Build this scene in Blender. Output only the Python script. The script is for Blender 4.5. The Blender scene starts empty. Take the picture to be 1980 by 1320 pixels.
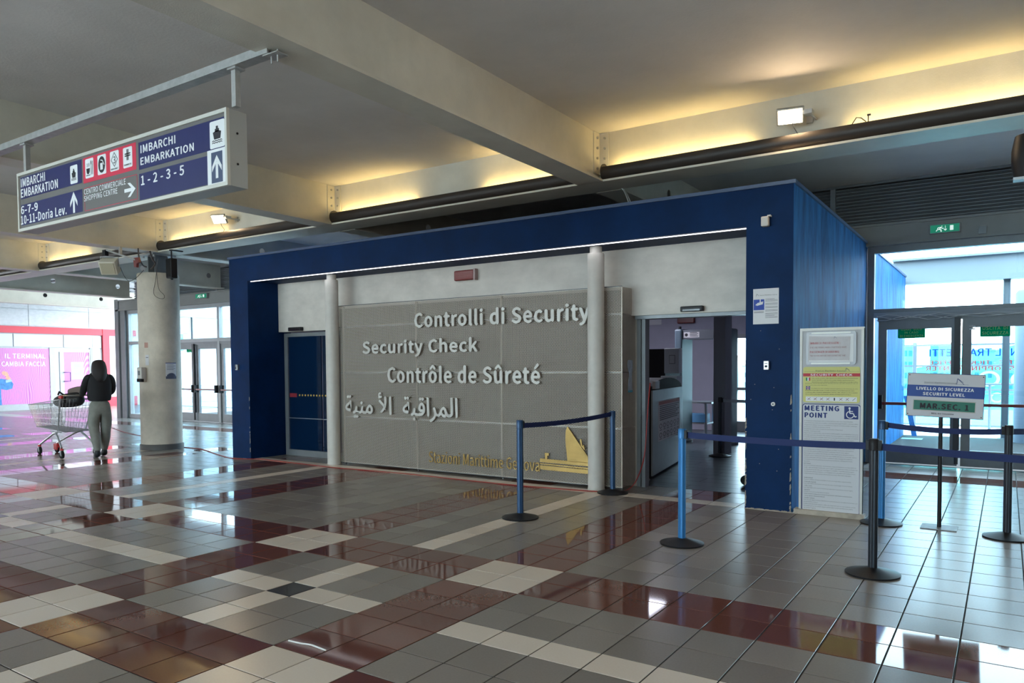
import bpy, bmesh, math, random
from mathutils import Vector, Matrix
random.seed(7)
D = bpy.data
COL = bpy.context.scene.collection
SC = bpy.context.scene

# ---------------------------------------------------------------- camera, sky, lamps, exposure
T = 0.3                                   # one floor tile in metres
F_, YAW, PIT, ROLL, HY = 1437.2, -.5871, -.0386, -.0064, 763.27
CAM = Vector((10.6025 * T, -13.1097 * T, 4.8455 * T))

def cam_dir(r, d, z):
    cr, sr = math.cos(ROLL), math.sin(ROLL); r, z = cr * r - sr * z, sr * r + cr * z
    cp, sp = math.cos(PIT), math.sin(PIT); d, z = cp * d - sp * z, sp * d + cp * z
    c, s = math.cos(YAW), math.sin(YAW)
    return Vector((c * r + s * d, -s * r + c * d, z))

def at(px, py, x=None, y=None, z=None):
    """the point of a wall (x or y) or level (z) that a measured photo point lies on"""
    v = cam_dir((px - 990) / F_, 1, -(py - HY) / F_)
    t = (x - CAM.x) / v.x if x is not None else (y - CAM.y) / v.y if y is not None else (z - CAM.z) / v.z
    return CAM + v * t

def to_px(P):
    d = Vector(P) - CAM
    c, s = math.cos(YAW), math.sin(YAW)
    r = c * d.x - s * d.y; q = s * d.x + c * d.y
    if q < .1: return None
    cp, sp = math.cos(PIT), math.sin(PIT); q, z = cp * q + sp * d.z, -sp * q + cp * d.z
    return (990 + F_ * r / q, HY - F_ * z / q)

cd = D.cameras.new('camera'); cam = D.objects.new('camera', cd); COL.objects.link(cam); SC.camera = cam
cd.sensor_width = 36; cd.lens = 36 * F_ / 1980; cd.shift_y = (HY - 660) / 1980; cd.clip_end = 2000; cd.clip_start = .05
R, U, Fw = cam_dir(1, 0, 0), cam_dir(0, 0, 1), cam_dir(0, 1, 0)
m = Matrix((R, U, -Fw)).transposed().to_4x4(); m.translation = CAM
cam.matrix_world = m

SC.view_settings.view_transform = 'Standard'; SC.view_settings.look = 'None'
SC.view_settings.gamma = 1; SC.view_settings.use_curve_mapping = False
SC.view_settings.exposure = 0.12

w = D.worlds.new('overcast_sky'); SC.world = w; w.use_nodes = True
wn = w.node_tree.nodes; wl = w.node_tree.links
bg = wn['Background']; bg.inputs[1].default_value = 11.5
tc = wn.new('ShaderNodeTexCoord'); sx = wn.new('ShaderNodeSeparateXYZ'); rp = wn.new('ShaderNodeValToRGB')
rp.color_ramp.elements[0].position = .0; rp.color_ramp.elements[0].color = (.86, .94, 1, 1)
rp.color_ramp.elements[1].position = .5; rp.color_ramp.elements[1].color = (.80, .91, 1, 1)
wl.new(tc.outputs['Generated'], sx.inputs[0]); wl.new(sx.outputs[2], rp.inputs[0]); wl.new(rp.outputs[0], bg.inputs[0])

def area(name, loc, aim, sx_, sy_, power, color):
    l = D.lights.new(name, 'AREA'); l.shape = 'RECTANGLE'; l.size = sx_; l.size_y = sy_; l.energy = power; l.color = color
    o = D.objects.new(name, l); COL.objects.link(o); o.location = loc
    o.rotation_euler = Vector(aim).to_track_quat('-Z', 'Y').to_euler(); return o
# daylight entering through the big windows of the hall behind the camera and the roof light over the shop side
area('daylight_rear_windows', (-8, -11.8, 2.3), (0.3, 1, -.04), 12, 3.2, 400, (1, .86, .72))
area('side_fill', (7.45, -4.5, 2.2), (-1, .1, .05), 9, 3., 170, (1, .92, .84))  # added fill lamp for faces turned right; the right wall has no windows
area('daylight_roof_light', (-22, 0, 4.0), (.1, .1, -1), 5.0, 12, 120, (.88, .93, 1))

# ---------------------------------------------------------------- helpers
MATS = {}
def mat(name, col, rough=.5, metal=0., var=.0, vs=3., bump=0., bs=60., emit=None, es=1., stretch=None, coat=0., col2=None, spec=.5):
    if name in MATS: return MATS[name]
    m = D.materials.new(name); m.use_nodes = True; MATS[name] = m
    n = m.node_tree.nodes; l = m.node_tree.links; b = n['Principled BSDF']
    b.inputs['Base Color'].default_value = (*col, 1); b.inputs['Roughness'].default_value = rough
    b.inputs['Metallic'].default_value = metal; b.inputs['Specular IOR Level'].default_value = spec
    if coat: b.inputs['Coat Weight'].default_value = coat; b.inputs['Coat Roughness'].default_value = .08
    if emit: b.inputs['Emission Color'].default_value = (*emit, 1); b.inputs['Emission Strength'].default_value = es
    tc = mp = None
    if var or bump:
        tc = n.new('ShaderNodeTexCoord'); mp = n.new('ShaderNodeMapping')
        l.new(tc.outputs['Object'], mp.inputs[0])
        if stretch: mp.inputs['Scale'].default_value = stretch
    if var:
        t = n.new('ShaderNodeTexNoise'); t.inputs['Scale'].default_value = vs; t.inputs['Detail'].default_value = 6; t.inputs['Roughness'].default_value = .62
        r = n.new('ShaderNodeValToRGB'); e = r.color_ramp.elements; e[0].position = .32; e[1].position = .68
        c2 = col2 or tuple(min(1, c * (1 + var)) for c in col)
        e[0].color = (*[c * (1 - var) for c in col], 1); e[1].color = (*c2, 1)
        l.new(mp.outputs[0], t.inputs[0]); l.new(t.outputs[0], r.inputs[0]); l.new(r.outputs[0], b.inputs['Base Color'])
    if bump:
        t2 = n.new('ShaderNodeTexNoise'); t2.inputs['Scale'].default_value = bs; t2.inputs['Detail'].default_value = 4
        bp = n.new('ShaderNodeBump'); bp.inputs['Strength'].default_value = bump; bp.inputs['Distance'].default_value = .01
        l.new(mp.outputs[0], t2.inputs[0]); l.new(t2.outputs[0], bp.inputs['Height']); l.new(bp.outputs[0], b.inputs['Normal'])
    return m

def glass_mat(name, tint, gloss=.09):
    m = D.materials.new(name); m.use_nodes = True; n = m.node_tree.nodes; l = m.node_tree.links; n.clear()
    o = n.new('ShaderNodeOutputMaterial'); t = n.new('ShaderNodeBsdfTransparent'); g = n.new('ShaderNodeBsdfGlossy')
    fr = n.new('ShaderNodeLayerWeight'); fr.inputs[0].default_value = .5; pw = n.new('ShaderNodeMath'); pw.operation = 'POWER'; pw.inputs[1].default_value = 4; ml = n.new('ShaderNodeMath'); ml.operation = 'MULTIPLY_ADD'; ml.inputs[1].default_value = .75; ml.inputs[2].default_value = .03; l.new(fr.outputs[1], pw.inputs[0]); l.new(pw.outputs[0], ml.inputs[0])
    t.inputs[0].default_value = (*tint, 1); g.inputs['Roughness'].default_value = .02
    mx = n.new('ShaderNodeMixShader'); l.new(ml.outputs[0], mx.inputs[0]); l.new(t.outputs[0], mx.inputs[1]); l.new(g.outputs[0], mx.inputs[2]); l.new(mx.outputs[0], o.inputs[0])
    MATS[name] = m; return m

class MB:
    def __init__(s): s.v = []; s.f = []; s.mi = []; s.k = 0
    def add(s, vs, fs):
        o = len(s.v); s.v += [tuple(v) for v in vs]; s.f += [tuple(i + o for i in f) for f in fs]; s.mi += [s.k] * len(fs); return s
    def box(s, x0, y0, z0, x1, y1, z1):
        x0, x1 = sorted((x0, x1)); y0, y1 = sorted((y0, y1)); z0, z1 = sorted((z0, z1))
        return s.add([(x0, y0, z0), (x1, y0, z0), (x1, y1, z0), (x0, y1, z0), (x0, y0, z1), (x1, y0, z1), (x1, y1, z1), (x0, y1, z1)],
                     [(0, 3, 2, 1), (4, 5, 6, 7), (0, 1, 5, 4), (1, 2, 6, 5), (2, 3, 7, 6), (3, 0, 4, 7)])
    def obox(s, c, ax, ay, az, hx, hy, hz):
        c = Vector(c); ax, ay, az = Vector(ax).normalized() * hx, Vector(ay).normalized() * hy, Vector(az).normalized() * hz
        vs = [c + ax * a + ay * b + az * d for d in (-1, 1) for a, b in ((-1, -1), (1, -1), (1, 1), (-1, 1))]
        return s.add(vs, [(0, 3, 2, 1), (4, 5, 6, 7), (0, 1, 5, 4), (1, 2, 6, 5), (2, 3, 7, 6), (3, 0, 4, 7)])
    def cyl(s, p0, p1, r0, r1=None, n=16, cap=True):
        p0, p1 = Vector(p0), Vector(p1); r1 = r0 if r1 is None else r1
        d = (p1 - p0).normalized(); a = d.orthogonal().normalized(); b = d.cross(a)
        vs = [p + (a * math.cos(2 * math.pi * i / n) + b * math.sin(2 * math.pi * i / n)) * r for p, r in ((p0, r0), (p1, r1)) for i in range(n)]
        fs = [(i, (i + 1) % n, n + (i + 1) % n, n + i) for i in range(n)]
        if cap: fs += [tuple(range(n))[::-1], tuple(range(n, 2 * n))]
        return s.add(vs, fs)
    def lathe(s, c, prof, n=32):
        c = Vector(c); vs = [c + Vector((r * math.cos(2 * math.pi * i / n), r * math.sin(2 * math.pi * i / n), z)) for r, z in prof for i in range(n)]
        fs = [(k * n + i, k * n + (i + 1) % n, (k + 1) * n + (i + 1) % n, (k + 1) * n + i) for k in range(len(prof) - 1) for i in range(n)]
        fs += [tuple(range(n))[::-1], tuple(range((len(prof) - 1) * n, len(prof) * n))]
        return s.add(vs, fs)
    def tube(s, pts, r, n=6, closed=False):
        pts = [Vector(p) for p in pts]; N = len(pts); vs = []; a = None
        for i, p in enumerate(pts):
            q0 = pts[(i - 1) % N] if (i or closed) else p; q1 = pts[(i + 1) % N] if (i < N - 1 or closed) else p
            d = (q1 - q0).normalized()
            a = (d.orthogonal() if a is None else a - d * a.dot(d)).normalized(); b = d.cross(a)
            rr = r[i] if isinstance(r, (list, tuple)) else r
            vs += [p + (a * math.cos(2 * math.pi * k / n) + b * math.sin(2 * math.pi * k / n)) * rr for k in range(n)]
        M = N if closed else N - 1
        fs = [(i * n + k, i * n + (k + 1) % n, ((i + 1) % N) * n + (k + 1) % n, ((i + 1) % N) * n + k) for i in range(M) for k in range(n)]
        if not closed: fs += [tuple(range(n))[::-1], tuple(range((N - 1) * n, N * n))]
        return s.add(vs, fs)
    def prism(s, poly, o, ux, uy, th=.001):
        """flat outline poly [(a,b)] in the frame o + a*ux + b*uy, thickness th towards -normal"""
        o, ux, uy = Vector(o), Vector(ux), Vector(uy); nrm = ux.cross(uy).normalized(); n = len(poly)
        top = [o + ux * a + uy * b for a, b in poly]; vs = top + [p - nrm * th for p in top]
        return s.add(vs, [tuple(range(n)), tuple(range(n, 2 * n))[::-1]] + [(i, n + i, n + (i + 1) % n, (i + 1) % n) for i in range(n)])
    def build(s, name, mt, parent=None, smooth=False, bevel=0, kind=None):
        me = D.meshes.new(name); off = root_loc(parent)
        me.from_pydata([(v[0] - off[0], v[1] - off[1], v[2] - off[2]) for v in s.v], [], s.f)
        for q in (mt if isinstance(mt, (list, tuple)) else [mt]): me.materials.append(q)
        me.polygons.foreach_set('material_index', s.mi)
        fix_normals(me)
        if smooth: me.polygons.foreach_set('use_smooth', [True] * len(me.polygons))
        o = D.objects.new(name, me); COL.objects.link(o); o.parent = parent
        if smooth:
            try: me.set_sharp_from_angle(angle=math.radians(40))
            except Exception: pass
        if bevel:
            b = o.modifiers.new('bevel', 'BEVEL'); b.width = bevel; b.segments = 2; b.limit_method = 'ANGLE'
        if kind: o['kind'] = kind
        return o

def fix_normals(me):
    bm = bmesh.new(); bm.from_mesh(me); bmesh.ops.recalc_face_normals(bm, faces=bm.faces); bm.to_mesh(me); bm.free()

def root_loc(p):
    x = Vector((0, 0, 0))
    while p is not None: x += p.location; p = p.parent
    return x

def tag(o, label=None, cat=None, group=None, kind=None):
    if label: o['label'] = label
    if cat: o['category'] = cat
    if group: o['group'] = group
    if kind: o['kind'] = kind
    return o

def thing(name, label, cat, loc=(0, 0, 0), group=None, kind=None):
    o = D.objects.new(name, None); o.empty_display_size = .1; COL.objects.link(o); o.location = loc
    return tag(o, label, cat, group, kind)

def copy_tree(o, parent=None):
    c = o.copy(); COL.objects.link(c); c.parent = parent
    for ch in list(o.children): copy_tree(ch, c)
    return c

def box(name, mt, x0, y0, z0, x1, y1, z1, parent=None, bevel=0):
    return MB().box(x0, y0, z0, x1, y1, z1).build(name, mt, parent, bevel=bevel)

# Blender's own bundled sans serif where present, else its built-in face
FACE = None
for _n in ('Noto Sans CJK Regular.woff2', 'Inter.woff2'):
    try: FACE = FACE or D.fonts.load(bpy.utils.system_resource('DATAFILES', path='fonts') + '/' + _n)
    except Exception: pass

def text_mesh(body, bold=0., extrude=0., res=3, align='LEFT', spacing=1., line=1., thick=True):
    c = D.curves.new('t', 'FONT'); c.body = body; c.size = 1
    if FACE and all(ord(k) < 0x600 for k in body): c.font = FACE
    c.resolution_u = 1 if FACE and res < 3 else 2
    c.align_x = align; c.space_character = spacing + bold; c.space_line = line
    o = D.objects.new('t', c); COL.objects.link(o)
    me = D.meshes.new_from_object(o); D.objects.remove(o); D.curves.remove(c)
    if not (thick and bold > .005): return me
    ys = [v.co.y for v in me.vertices]; return embolden(me, bold * (max(ys) - min(ys)))

def embolden(me, d, copies=((-1, 0), (1, 0), (0, -.6), (0, .6))):
    """heavier strokes: the same outline laid side by side"""
    vs = [v.co.copy() for v in me.vertices]; fs = [tuple(p.vertices) for p in me.polygons]; n = len(vs); V = []; F = []
    for k, (a, c) in enumerate(copies):
        V += [(v.x + a * d, v.y + c * d, v.z + k * .00015) for v in vs]; F += [tuple(i + k * n for i in f) for f in fs]
    m2 = D.meshes.new(me.name); m2.from_pydata(V, [], F); D.meshes.remove(me); return m2

def place_text(me, o, ux, uy, w=None, h=None, mirror=False):
    """fit the ink of me into w x h metres with its lower left corner at o"""
    vs = [v.co.copy() for v in me.vertices]
    x0, x1 = min(v.x for v in vs), max(v.x for v in vs); y0, y1 = min(v.y for v in vs), max(v.y for v in vs)
    sy = (h / (y1 - y0)) if h else None; sx_ = (w / (x1 - x0)) if w else None
    sx_ = sx_ or sy; sy = sy or sx_
    o, ux, uy = Vector(o), Vector(ux).normalized(), Vector(uy).normalized(); nz = ux.cross(uy)
    for v, c in zip(me.vertices, vs):
        a = (c.x - x0) * sx_
        v.co = o + ux * a + uy * ((c.y - y0) * sy) + nz * c.z
    return me

def text(body, o, ux, uy, w, h, mt, parent, name='lettering', bold=.02, extrude=.0, res=3, align='LEFT', spacing=1., line=1., split=None):
    me = text_mesh(body, bold, extrude, res, align, spacing, line)
    place_text(me, o, ux, uy, w, h)
    off = root_loc(parent)
    for v in me.vertices: v.co -= off
    me.materials.clear(); me.materials.append(mt)
    if not split:
        me.name = name; ob = D.objects.new(name, me); COL.objects.link(ob); ob.parent = parent; return ob
    return split_letters(me, Vector(ux).normalized(), mt, parent, split)

def split_letters(me, ux, mt, parent, name, heavy=0.):
    bm = bmesh.new(); bm.from_mesh(me); bmesh.ops.remove_doubles(bm, verts=bm.verts, dist=1e-5); bm.verts.ensure_lookup_table(); seen = set(); comps = []
    for v in bm.verts:
        if v.index in seen: continue
        st = [v]; comp = []; seen.add(v.index)
        while st:
            a = st.pop(); comp.append(a)
            for e in a.link_edges:
                b = e.other_vert(a)
                if b.index not in seen: seen.add(b.index); st.append(b)
        xs = [c.co.dot(ux) for c in comp]; comps.append([min(xs), max(xs), comp])
    comps.sort(key=lambda c: c[0]); groups = []
    for c in comps:
        if groups and c[0] < groups[-1][1] - .35 * min(c[1] - c[0], groups[-1][1] - groups[-1][0]):
            groups[-1][1] = max(groups[-1][1], c[1]); groups[-1][2] += c[2]
        else: groups.append(c)
    out = []
    for g in groups:
        idx = {v: i for i, v in enumerate(g[2])}
        fs = {f for v in g[2] for f in v.link_faces}
        nv = len(g[2]); sh = [Vector((a * heavy, -.0004 * q, c * heavy * .8)) for q, (a, c) in enumerate(((-1, 0), (1, 0), (0, -1), (0, 1)))] if heavy else [Vector()]
        m2 = D.meshes.new(name); m2.from_pydata([(v.co + q)[:] for q in sh for v in g[2]], [], [[idx[v] + k * nv for v in f.verts] for k in range(len(sh)) for f in fs]); m2.materials.append(mt)
        ob = D.objects.new(name, m2); COL.objects.link(ob); ob.parent = parent; out.append(ob)
    bm.free(); return out

X3, Y3, Z3 = Vector((1, 0, 0)), Vector((0, 1, 0)), Vector((0, 0, 1))
def circ(cx, cy, r, n=24, a0=0, a1=2 * math.pi, ry=None):
    ry = ry or r; k = n if abs(a1 - a0) > 6.28 else n + 1
    return [(cx + r * math.cos(a0 + (a1 - a0) * i / n), cy + ry * math.sin(a0 + (a1 - a0) * i / n)) for i in range(k)]
def rrect(x0, y0, x1, y1, r, n=5):
    p = []
    for cx, cy, a in ((x1 - r, y0 + r, -90), (x1 - r, y1 - r, 0), (x0 + r, y1 - r, 90), (x0 + r, y0 + r, 180)):
        p += [(cx + r * math.cos(math.radians(a + 90 * i / n)), cy + r * math.sin(math.radians(a + 90 * i / n))) for i in range(n + 1)]
    return p
def rect(x0, y0, x1, y1): return [(x0, y0), (x1, y0), (x1, y1), (x0, y1)]
def stroke(pts, w):
    """polyline with width as a list of quads outlines"""
    q = []
    for (a, b), (c, d) in zip(pts, pts[1:]):
        L = math.hypot(c - a, d - b) or 1; nx, ny = -(d - b) / L * w / 2, (c - a) / L * w / 2
        q.append([(a + nx, b + ny), (a - nx, b - ny), (c - nx, d - ny), (c + nx, d + ny)])
    return q

# ---------------------------------------------------------------- materials
paint_steel = mat('cream_steel_paint', (.60, .565, .48), .45, var=.10, vs=1.6, bump=.12, bs=90)
slab_m = mat('slab_paint', (.68, .645, .62), .8, var=.10, vs=.7, bump=.15, bs=40)
grey_al = mat('grey_aluminium', (.20, .21, .22), .42, .3, var=.06, vs=8)
grey_al2 = mat('light_grey_frame', (.34, .35, .36), .4, .2, var=.05, vs=8)
dark_al = mat('dark_door_closer', (.03, .032, .036), .4)
louv_m = mat('louvre_grey', (.24, .26, .28), .5, .2, var=.1, vs=5)
concrete = mat('column_concrete', (.40, .37, .32), .75, var=.16, vs=3.5, bump=.35, bs=35)
white_post = mat('white_post_paint', (.54, .50, .45), .5, var=.07, vs=6, bump=.1, bs=60)
plaster = mat('white_spatula_plaster', (.56, .51, .45), .5, var=.13, vs=2.2, bump=.35, bs=7, stretch=(1, 1, 1.6))
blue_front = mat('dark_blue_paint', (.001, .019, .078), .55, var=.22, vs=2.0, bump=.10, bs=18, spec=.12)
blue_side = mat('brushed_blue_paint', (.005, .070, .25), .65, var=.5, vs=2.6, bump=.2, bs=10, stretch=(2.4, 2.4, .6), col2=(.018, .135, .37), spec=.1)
blue_trim = mat('blue_trim_paint', (.010, .065, .20), .4, var=.1, vs=5)
mesh_m = mat('expanded_steel', (.64, .575, .50), .42, .3)
brass = mat('brass', (.30, .19, .055), .42, .6, var=.22, vs=5, bump=.1, bs=30)
letter_m = mat('steel_letter', (.52, .495, .455), .5, .2)
stripe_led = mat('led_strip', (1, 1, 1), .5, emit=(1, .98, 1), es=2.2)
black_p = mat('black_plastic', (.012, .012, .014), .45, spec=.25)
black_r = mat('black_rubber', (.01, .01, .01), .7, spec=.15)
belt_m = mat('blue_belt_webbing', (.004, .016, .095), .7, bump=.2, bs=300)
post_blue = mat('stanchion_dark_blue', (.012, .055, .14), .35, .2)
post_blue2 = mat('stanchion_bright_blue', (.02, .17, .42), .35, .2)
post_black = mat('stanchion_black', (.010, .016, .026), .35, .2)
steel = mat('brushed_steel', (.50, .51, .52), .35, .8, var=.08, vs=6)
galv = mat('galvanised_steel', (.42, .42, .41), .45, .6, var=.14, vs=14, bump=.1, bs=60)
chrome = mat('zinc_wire', (.55, .56, .58), .3, .85)
white_p = mat('white_plastic', (.66, .66, .64), .45)
off_white = mat('ivory_plastic', (.60, .55, .44), .5)
paper = mat('paper', (.72, .71, .72), .8)
paper2 = mat('dim_paper', (.58, .56, .57), .8, var=.06, vs=12, bump=.3, bs=14)
ink = mat('black_ink', (.015, .015, .02), .7)
ink_blue = mat('dark_blue_ink', (.01, .025, .14), .6)
ink_red = mat('red_ink', (.38, .02, .03), .6)
sign_blue = mat('sign_blue', (.008, .013, .095), .4, var=.05, vs=4)
sign_grey = mat('sign_grey', (.13, .122, .115), .5)
sign_red = mat('sign_red', (.60, .02, .06), .5)
sign_white = mat('sign_white', (.74, .74, .74), .5)
lacquer = mat('cream_sign_frame', (.60, .58, .52), .4, .2)
green_s = mat('exit_green', (.0, .17, .09), .4)
green_lit = mat('lit_exit_green', (.0, .18, .10), .4, emit=(.0, .35, .18), es=.35)
white_lit = mat('lit_exit_white', (.8, .8, .8), .4, emit=(.8, 1, .9), es=.6)
red_p = mat('red_plastic', (.52, .02, .02), .4)
siren_red = mat('dim_red_lens', (.16, .02, .02), .25)
lilac = mat('lilac_wall', (.44, .42, .50), .8, var=.05, vs=2)
def film(name, col, k=.6):
    m = D.materials.new(name); m.use_nodes = True; n = m.node_tree.nodes; l = m.node_tree.links; n.clear(); MATS[name] = m
    o = n.new('ShaderNodeOutputMaterial'); a = n.new('ShaderNodeBsdfDiffuse'); t = n.new('ShaderNodeBsdfTranslucent'); x = n.new('ShaderNodeMixShader'); x.inputs[0].default_value = k
    a.inputs[0].default_value = (*col, 1); t.inputs[0].default_value = (*col, 1); l.new(a.outputs[0], x.inputs[1]); l.new(t.outputs[0], x.inputs[2]); l.new(x.outputs[0], o.inputs[0]); return m
green_film = film('green_film', (.0, .34, .19), .5)
glass = glass_mat('window_glass', (.74, .85, .89))
glass_d = glass_mat('door_glass', (.72, .84, .89))
glass_t = glass_mat('deck_glass', (.45, .88, .92))
marble = mat('pale_marble', (.62, .63, .66), .35, var=.10, vs=5, bump=.1, bs=12, stretch=(1, 1.2, 2.5))
shop_red = mat('shop_red', (.66, .01, .04), .35)
shop_white = mat('shop_white_panel', (.60, .62, .67), .4)
deck_m = mat('deck_paving', (.80, .81, .82), .8, var=.1, vs=3)
# ---------------------------------------------------------------- floor of tiles
def tile_mat(name, cols, rough, rv=.0, coat=0.):
    m = D.materials.new(name); m.use_nodes = True; MATS[name] = m; n = m.node_tree.nodes; l = m.node_tree.links; b = n['Principled BSDF']
    a1 = n.new('ShaderNodeAttribute'); a1.attribute_type = 'OBJECT'; a1.attribute_name = 'tone_object'
    a2 = n.new('ShaderNodeAttribute'); a2.attribute_type = 'GEOMETRY'; a2.attribute_name = 'tone'
    ad = n.new('ShaderNodeMath'); l.new(a1.outputs['Fac'], ad.inputs[0]); l.new(a2.outputs['Fac'], ad.inputs[1])
    r = n.new('ShaderNodeValToRGB'); e = r.color_ramp.elements; e[0].color = (*cols[0], 1); e[1].color = (*cols[1], 1); l.new(ad.outputs[0], r.inputs[0])
    g = n.new('ShaderNodeNewGeometry'); t = n.new('ShaderNodeTexNoise'); t.inputs['Scale'].default_value = 90; t.inputs['Detail'].default_value = 2
    mx = n.new('ShaderNodeMix'); mx.data_type = 'RGBA'; mx.blend_type = 'OVERLAY'; mx.inputs[0].default_value = .10
    l.new(g.outputs['Position'], t.inputs['Vector']); l.new(r.outputs[0], mx.inputs[6]); l.new(t.outputs[0], mx.inputs[7]); l.new(mx.outputs[2], b.inputs['Base Color'])
    t2 = n.new('ShaderNodeTexNoise'); t2.inputs['Scale'].default_value = .6; t2.inputs['Detail'].default_value = 5
    mr = n.new('ShaderNodeMapRange'); mr.inputs[1].default_value = .3; mr.inputs[2].default_value = .7; mr.inputs[3].default_value = rough - rv; mr.inputs[4].default_value = rough + rv
    l.new(g.outputs['Position'], t2.inputs['Vector']); l.new(t2.outputs[0], mr.inputs[0]); l.new(mr.outputs[0], b.inputs['Roughness'])
    b.inputs['Specular IOR Level'].default_value = .45
    return m
TM = [tile_mat('grey_tile', ((.205, .178, .155), (.270, .236, .206)), .26, .0),
      tile_mat('red_polished_tile', ((.135, .050, .036), (.185, .070, .050)), .05, .0),
      tile_mat('cream_tile', ((.66, .565, .47), (.74, .645, .55)), .30, .0),
      tile_mat('black_tile', ((.016, .018, .022), (.02, .022, .026)), .2, .0)]
grout = mat('grout', (.018, .016, .015), .85, var=.3, vs=30)
S_ = .7573
ul = []                                          # tile columns: (left edge, width, kind)
x = 0.; ul += [(0, 1, 'band'), (1, 1, 'band')]
for i in range(24): ul.append((2. + i, 1., 'right'))
x = 0.
pat = ['c1', 'c1', 'cs', 'c1', 'c1', 'band', 'band', 'w', 'w', 'w', 'w', 'w', 'w', 'band', 'band']
k = 0
while x > -88:
    q = pat[k % 15]; wd = S_ if q == 'cs' else 1.; x -= wd; ul.append((x, wd, q)); k += 1
vl = [(0., 1., 'band'), (1., 1., 'band')]
y = 2.
for i in range(42):
    q = 'n1'; wd = 1.
    if i == 10: q, wd = 'ns', S_
    if i in (20, 21): q = 'nb'
    vl.append((y, wd, q)); y += wd
y = 0.; k = 0; pv = ['c1', 'c1', 'cs', 'c1', 'c1', 'band', 'band']
while y > -38:
    q = pv[k % 7]; wd = S_ if q == 'cs' else 1.; y -= wd; vl.append((y, wd, q)); k += 1
def tile_kind(cu, cv, u, v):
    north = cv in ('n1', 'ns', 'nb')
    if cv == 'nb': return 1
    if cv == 'ns': return 2 if -24.4 < u < 6 else 0
    if north:
        if v > 14.7: return 0
        if cu == 'band': return 1
        if cu == 'cs': return 2 if v < 12.2 else 0
        return 0
    if cv == 'band':
        return 2 if cu == 'band' else 1
    if cu == 'band': return 1
    if cu in ('right', 'w'): return 2 if cv == 'cs' else 0
    if cu == 'cs' and cv == 'cs': return 3
    return 2 if (cu == 'cs' or cv == 'cs') else 0
floor = box('floor', grout, -26.3, -12.2, -.20, 7.6, 13.2, -.0035); tag(floor, kind='structure')
tiles = []
for u, wu, cu in ul:
    for v, wv, cv in vl:
        X0, X1, Y0, Y1 = u * T, (u + wu) * T, v * T, (v + wv) * T
        cx, cy = (X0 + X1) / 2, (Y0 + Y1) / 2
        if X0 < -26.2 or X1 > 7.6 or Y0 < -12 or Y1 > 13: continue
        if Y1 > 8.15 and cx > -18.6: continue
        if -7.3 < cx < 1.4 and cy > 4.45: continue
        ar = 0
        ps = [to_px(p) for p in ((X0, Y0, 0), (X1, Y0, 0), (X1, Y1, 0), (X0, Y1, 0))]
        if all(ps):
            cxp, cyp = sum(p[0] for p in ps) / 4, sum(p[1] for p in ps) / 4
            if -60 < cxp < 2040 and cyp < 1370:
                ar = abs(sum(ps[i][0] * ps[(i + 1) % 4][1] - ps[(i + 1) % 4][0] * ps[i][1] for i in range(4))) / 2
        tiles.append((ar, X0, Y0, X1 - X0, Y1 - Y0, tile_kind(cu, cv, u, v)))
tiles.sort(key=lambda t: -t[0])
def tile_geo(b, x, y, wx, wy, dz=0.):
    g = .0042; c = .0012
    vs = [(x + g, y + g, -.006), (x + wx - g, y + g, -.006), (x + wx - g, y + wy - g, -.006), (x + g, y + wy - g, -.006),
          (x + g, y + g, dz - c), (x + wx - g, y + g, dz - c), (x + wx - g, y + wy - g, dz - c), (x + g, y + wy - g, dz - c),
          (x + g + c, y + g + c, dz), (x + wx - g - c, y + g + c, dz), (x + wx - g - c, y + wy - g - c, dz), (x + g + c, y + wy - g - c, dz)]
    b.add(vs, [(0, 1, 5, 4), (1, 2, 6, 5), (2, 3, 7, 6), (3, 0, 4, 7), (4, 5, 9, 8), (5, 6, 10, 9), (6, 7, 11, 10), (7, 4, 8, 11), (8, 9, 10, 11)])
tmesh = {}
for ar, x, y, wx, wy, kd in tiles[:300]:
    key = (round(wx, 3), round(wy, 3), kd)
    if key not in tmesh:
        b = MB(); tile_geo(b, 0, 0, wx, wy); me = D.meshes.new('tile'); me.from_pydata(b.v, [], b.f); me.materials.append(TM[kd]); tmesh[key] = me
    o = D.objects.new('tile', tmesh[key]); COL.objects.link(o); o.parent = floor; o.location = (x, y, 0); o['tone_object'] = random.random()
b = MB(); tone = []
for ar, x, y, wx, wy, kd in tiles[300:]:
    b.k = kd; tile_geo(b, x, y, wx, wy); tone += [random.random()] * 9
o = b.build('distant_tiles', TM, floor, kind='stuff')
at_ = o.data.attributes.new('tone', 'FLOAT', 'FACE'); at_.data.foreach_set('value', tone)

# ---------------------------------------------------------------- shell of the hall
SL = 4.10
def struct(o): return tag(o, kind='structure')
b = MB(); b.box(-18.1, -12.2, SL, 7.6, 8.3, SL + .2).box(-26.3, -12.2, SL + .3, -18.1, 5.6, SL + .5)
struct(b.build('ceiling', slab_m))
rw = MB()
struct(box('wall_right', plaster, 7.6, -12.2, 0, 7.8, 8.3, 4.3))
rw = MB().box(-26.3, -12.4, 0, 7.8, -12.2, .5).box(-26.3, -12.4, 4.0, 7.8, -12.2, 4.6).box(-26.3, -12.4, .5, -14, -12.2, 4.).box(2, -12.4, .5, 7.8, -12.2, 4.)
struct(rw.build('wall_rear', plaster))
for i in range(4):
    wx = -14 + i * 4
    fr = MB().box(wx, -12.36, .5, wx + .08, -12.24, 4).box(wx + 3.92, -12.36, .5, wx + 4, -12.24, 4).box(wx, -12.36, .5, wx + 4, -12.24, .58).box(wx, -12.36, 3.92, wx + 4, -12.24, 4).build('window_%d' % (i + 1), grey_al)
    struct(fr); box('pane', glass, wx + .08, -12.31, .58, wx + 3.92, -12.30, 3.92, fr)

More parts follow.
